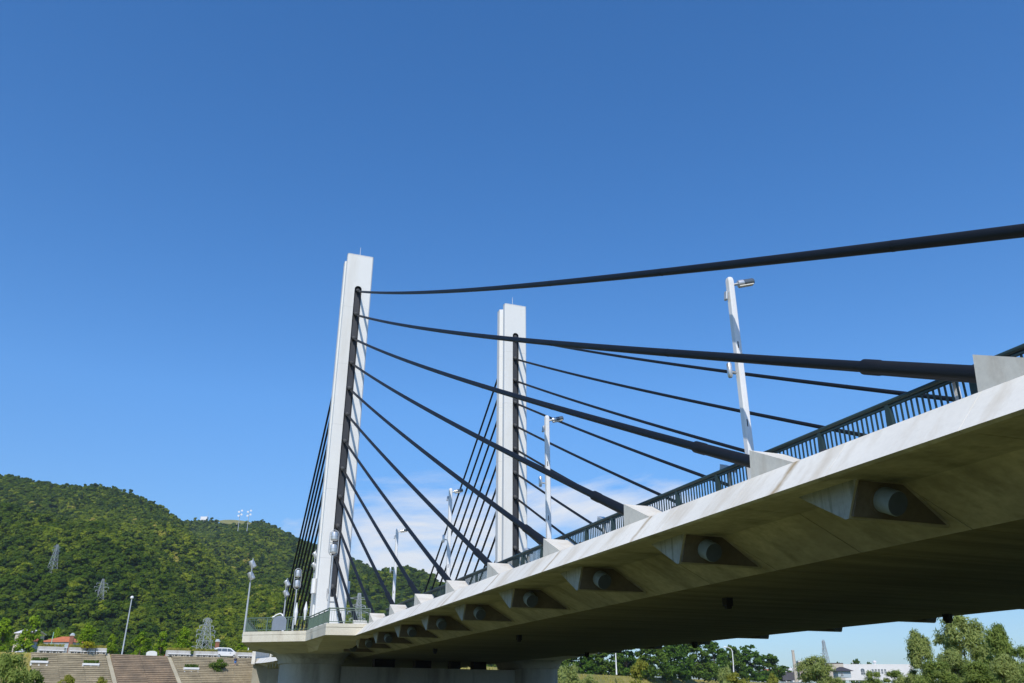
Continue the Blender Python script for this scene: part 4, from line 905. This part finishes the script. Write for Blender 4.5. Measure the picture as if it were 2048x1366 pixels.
for px, l in ((414, 'red and white mast beside the white summit building'), (478, 'left of the two white dish masts on the ridge'), (496, 'right of the two white dish masts on the ridge')):
    P = on_hill(px, 1046); D = (P-CAM).dot(_f0)+25; a, c = at_D(px, 1044, D), at_D(px, 1022, D); t = thing('relay_mast', l, 'mast', a)
    b = MB(); b.path([(0, 0, -8), (0, 0, (c-a).length*.9)], [.28, .18], 6); b.build('shaft', m_galv, t)
    if px > 420:
        for z in (.6, .95):
            for sx in (-1, 1): b = MB(); b.path([(sx*1.2, -1.2, z*(c-a).length+sx*.6), (sx*1.2, -.2, z*(c-a).length+sx*.6)], [.85, .5], 10); b.build('dish', m_white, t)
# chimney
a, c = at_D(1591, 1345, 420), at_D(1590, 1300, 420); t = thing('chimney', 'tall tapering beige chimney left of the pinkish block', 'chimney', (a.x, a.y, ZT))
H_ = c.z-ZT; b = MB(); b.path([(0, 0, 0), (0, 0, H_-.7)], [.95, .62], 16); b.build('stack', m_beige, t, smooth=True)
b = MB(); b.path([(0, 0, H_-.7), (0, 0, H_-.55), (0, 0, H_)], [.62, .72, .66], 16); b.build('cap', m_plan, t, smooth=True)
# roof vent and small chimneys
a = at_D(1750, 1330, 385); t = thing('roof_vent', 'small white vent cowl on the long white roof', 'vent', a); b = MB(); b.path([(0, 0, -.4), (0, 0, .9), (0, 0, 1.0), (0, 0, 1.5), (0, 0, 1.8)], [.5, .45, .8, .8, .3], 12); b.build('cowl', m_wall, t)
def brick_pillar(px, pt, D, label):
    T = at_D(px, pt, D); t = thing('brick_pillar', label, 'pillar', (T.x, T.y, ZT)); h = T.z-ZT-.6
    b = MB(); b.box((0, 0, h/2), (.8, .8, h)); b.build('shaft', m_brick, t, bevel=.03)
    b = MB(); b.box((0, 0, h+.07), (1.0, 1.0, .14)); b.build('collar', m_plan, t)
    b = MB(); b.loft([[Vector((r*math.cos(q), r*math.sin(q), h+.14+z)) for q in [2*math.pi*i/12 for i in range(12)]] for r, z in ((.5, 0), (.48, .15), (.36, .33), (.16, .44), (.03, .46))]); b.build('dome', m_gwall, t, smooth=True)
brick_pillar(146, 1266, 190, 'slim red brick pillar right of the orange roof'); brick_pillar(436, 1278, 184, 'red brick pillar with grey dome behind the white minivan')
a = at_D(304, 1303, 178); t = thing('dome_shelter', 'small white domed shelter with dark opening at the top of the brown steps', 'shelter', (a.x, a.y, ZT), math.atan2(EB.y, EB.x))
for k, (r, z0) in enumerate(((1.25, 0), (.98, .75))):
    pol = [(-r, z0), (r, z0), (r, z0+.5)] + [(r*math.cos(q), z0+.5+.45*math.sin(q)) for q in [math.pi*i/8 for i in range(1, 8)]] + [(-r, z0+.5)]
    b = MB(); b.prism(pol, lambda p, q: (p[0], q, p[1]), -.4-k*.05, .4+k*.05); b.build('shell', m_white, t, bevel=.05)
b = MB(); b.box((0, -.48, .35), (.8, .06, .5)); b.build('opening', m_slot, t)
# pole with lines above the orange roof
simple_pole('roof_pole', (100, 100), 1300, 1264, 196, 'thin pale green pole with crossbar above the orange roof', .10, .06, mat('pale_green_paint', (.35, .6, .5), .5))

# ------------------------------------------------------------------ vehicles
def vehicle(name, label, P, rz, prof, glass, wid, col, wheels, wr=.33, sc=1.0):
    """side profile (x forward, z up); glass: side window outlines; wheels: x positions"""
    t = thing(name, label, name.split('_')[-1] if name != 'parked_car' else 'car', P, rz); t.scale = (sc,)*3
    m_b = mat('paint_'+name+str(col), col, .3, .03, 1, 4, spec=.6); b = MB(); hw = wid/2; n = len(prof); zs = [p[1] for p in prof]; zm = max(zs)
    def wv(z, k): return hw*(1-.10*max(0, (z-.95)/(zm-.95)))*(k)
    rings = [[Vector((x, sg*wv(z, k), z-(0 if k == 1 else (.03 if z > zm*.9 else 0)))) for x, z in prof] for sg, k in ((-1, .93), (-1, 1), (1, 1), (1, .93))]
    b.loft([rings[1], rings[2]]); body = b.build('body', m_b, t, bevel=.07)
    for g_ in glass:
        for sg in (-1, 1):
            b = MB(); b.prism(g_, lambda p, q: (p[0], sg*(wv(p[1], 1)+q), p[1]), -.02, .012); b.build('window', m_glass, t)
    for x in wheels:
        for sg in (-1, 1):
            b = MB(); b.path([(x, sg*(hw-.20), wr), (x, sg*(hw+.015), wr)], [wr, wr], 18); w_ = b.build('wheel', m_tyre, t, smooth=True)
            b = MB(); b.path([(x, sg*(hw+.016), wr), (x, sg*(hw+.03), wr)], [wr*.62, wr*.58], 14); o = b.build('rim', m_drum, None); o.parent = w_
    xf, xr = max(p[0] for p in prof), min(p[0] for p in prof)
    for sg in (-1, 1):
        b = MB(); b.box((xf-.12, sg*(hw-.22), .74), (.26, .34, .16)); b.build('headlight', m_lens, t, bevel=.03)
        b = MB(); b.box((xr+.05, sg*(hw-.15), 1.0), (.14, .2, .42)); b.build('tail_light', mat('red_lens', (.5, .03, .03), .3), t, bevel=.02)
        b = MB(); b.box((.55, sg*(hw+.09), 1.05), (.12, .2, .14)); b.build('mirror', m_b, t, bevel=.02)
    return t
van = [(-2.3, .35), (-2.36, .8), (-2.28, 1.2), (-2.1, 1.78), (-1.7, 1.90), (.3, 1.88), (.75, 1.78), (1.55, 1.18), (2.2, 1.02), (2.36, .75), (2.34, .35)]
vg = [[(-2.0, 1.2), (-1.9, 1.68), (-1.1, 1.72), (-1.1, 1.2)], [(-1.02, 1.2), (-1.02, 1.72), (-.05, 1.72), (-.05, 1.18)], [(.03, 1.18), (.03, 1.71), (.55, 1.66), (1.2, 1.17)]]
sed = [(-2.1, .32), (-2.18, .7), (-2.0, .95), (-1.4, 1.02), (-.85, 1.42), (.3, 1.45), (1.0, 1.02), (1.95, .85), (2.12, .6), (2.08, .32)]
sg_ = [[(-1.15, 1.04), (-.75, 1.34), (-.2, 1.38), (-.2, 1.03)], [(-.12, 1.03), (-.12, 1.38), (.28, 1.37), (.82, 1.02)]]
ang = math.atan2(EB.y, EB.x)
P = bank(bank_s(458, 1312), 2.2, ZT+.01); vehicle('white_minivan', 'white minivan parked at the top of the steps near the bridge', P, ang-.04, van, vg, 1.85, (.80, .80, .80), (-1.45, 1.45))
for px, D, rz, pr, gl, col, l in ((392, 186, .15, sed, sg_, (.02, .025, .03), 'dark car half hidden behind the planters below the broad tree'), (356, 184, .2, van, vg, (.03, .03, .035), 'black van roof showing behind the planter right of the second kerb'),
                                  (42, 176, .2, sed, sg_, (.75, .76, .78), 'white and dark parked car under the leftmost trees'), (8, 178, .2, sed, sg_, (.30, .03, .04), 'dark red parked car cut by the left edge'), (66, 180, .2, sed, sg_, (.04, .05, .09), 'dark blue parked car beside the tall leftmost tree')):
    a = at_D(px, 1300, D); vehicle('parked_car', l, (a.x, a.y, ZT+.01), ang+rz*.2, pr, gl, 1.75, col, (-1.3, 1.3))
for px, col, nm, pr, gl, l in ((1527, (.78, .78, .76), 'small_van', van, vg, 'small white van on the levee road right of the dark tree'), (1434, (.03, .035, .06), 'parked_car', sed, sg_, 'dark car on the levee road left of the round pale bush')):
    d = ray(px, 1352); best = min(((CAM+d*k) for k in np.linspace(250, 700, 300)), key=lambda q: min((q-(crest[i].lerp(crest[i+1], f_/6)-crest_n(i)*3.4)).to_2d().length for i in range(9, 15) for f_ in range(6)))
    vehicle(nm, l, (best.x, best.y, ZT+.012), .75+math.pi*(px < 1500), pr, gl, 1.75, col, (-1.35, 1.35))

# ------------------------------------------------------------------ person walking on the steps
def person():
    d = ray(469.5, 1333.5); n = (NB*RISE+Vector((0, 0, TREAD))).normalized(); P0 = bank(0, 0, ZT)+NB*.5; P = CAM+d*((P0-CAM).dot(n)/d.dot(n))
    J = {'pel': (0, 0, .94), 'ch': (.02, .03, 1.28), 'nk': (.02, .05, 1.46), 'hd': (.02, .07, 1.62), 'ls': (-.19, .03, 1.40), 'le': (-.25, .0, 1.13), 'lh': (-.22, -.12, .90), 'rs': (.22, .03, 1.40), 're': (.29, .08, 1.13), 'rh': (.27, .18, .93),
         'lk': (-.10, -.12, .52), 'la': (-.10, -.05, .10), 'lt': (-.11, -.20, .04), 'rk': (.11, .10, .54), 'ra': (.11, .24, .28), 'rt': (.11, .12, .20), 'lhp': (-.10, 0, .90), 'rhp': (.10, 0, .90)}
    RAD = {'pel': .14, 'ch': .15, 'nk': .06, 'hd': .10, 'ls': .065, 'le': .045, 'lh': .035, 'rs': .065, 're': .045, 'rh': .035, 'lk': .058, 'la': .042, 'lt': .035, 'rk': .058, 'ra': .042, 'rt': .035, 'lhp': .085, 'rhp': .085}
    E_ = [('pel', 'ch'), ('ch', 'nk'), ('nk', 'hd'), ('ch', 'ls'), ('ls', 'le'), ('le', 'lh'), ('ch', 'rs'), ('rs', 're'), ('re', 'rh'), ('pel', 'lhp'), ('lhp', 'lk'), ('lk', 'la'), ('la', 'lt'), ('pel', 'rhp'), ('rhp', 'rk'), ('rk', 'ra'), ('ra', 'rt')]
    def skin(name, keys, edges, grow, m_, parent):
        ks = list(keys); me = bpy.data.meshes.new(name); me.from_pydata([J[k] for k in ks], [(ks.index(a), ks.index(b_)) for a, b_ in edges], []); me.materials.append(m_)
        o = bpy.data.objects.new(name, me); COL.objects.link(o); o.parent = parent; o.modifiers.new('skin', 'SKIN'); sv = me.skin_vertices[0].data
        for i, k in enumerate(ks): r_ = RAD[k]+grow; sv[i].radius = (r_, r_); sv[i].use_root = (i == 0)
        sm = o.modifiers.new('sub', 'SUBSURF'); sm.levels = sm.render_levels = 2; return o
    t = thing('person', 'person in dark top and blue shorts walking on the steps below the minivan', 'person', P, ang+2.6)
    skin('body', J.keys(), E_, 0, m_skin, t)
    skin('shirt', ('ch', 'pel', 'ls', 'le', 'rs', 're', 'nk'), (('ch', 'pel'), ('ch', 'ls'), ('ls', 'le'), ('ch', 'rs'), ('rs', 're'), ('ch', 'nk')), .022, m_shirt, t)
    skin('shorts', ('pel', 'lhp', 'lk', 'rhp', 'rk'), (('pel', 'lhp'), ('lhp', 'lk'), ('pel', 'rhp'), ('rhp', 'rk')), .026, m_short, t)
    b = MB(); b.loft([[Vector((.02+r*math.cos(q), .085+r*math.sin(q), z)) for q in [2*math.pi*i/12 for i in range(12)]] for r, z in ((.105, 1.63), (.118, 1.68), (.10, 1.74), (.04, 1.775))]); b.build('hair', m_hair, t, smooth=True)
person()

# ------------------------------------------------------------------ thin summer haze over the valley
b = MB(); b.box((200, 900, 230), (4400, 3000, 462)); hz_o = b.build('haze', [])
hm = bpy.data.materials.new('haze'); hm.use_nodes = True; HN, HL = hm.node_tree.nodes, hm.node_tree.links; HN.remove(HN['Principled BSDF'])
pv = HN.new('ShaderNodeVolumePrincipled'); pv.inputs['Color'].default_value = (.75, .85, 1, 1); pv.inputs['Density'].default_value = .000085; pv.inputs['Anisotropy'].default_value = .2; HL.new(pv.outputs[0], HN['Material Output'].inputs['Volume'])
hz_o.data.materials.append(hm); stuff(hz_o)
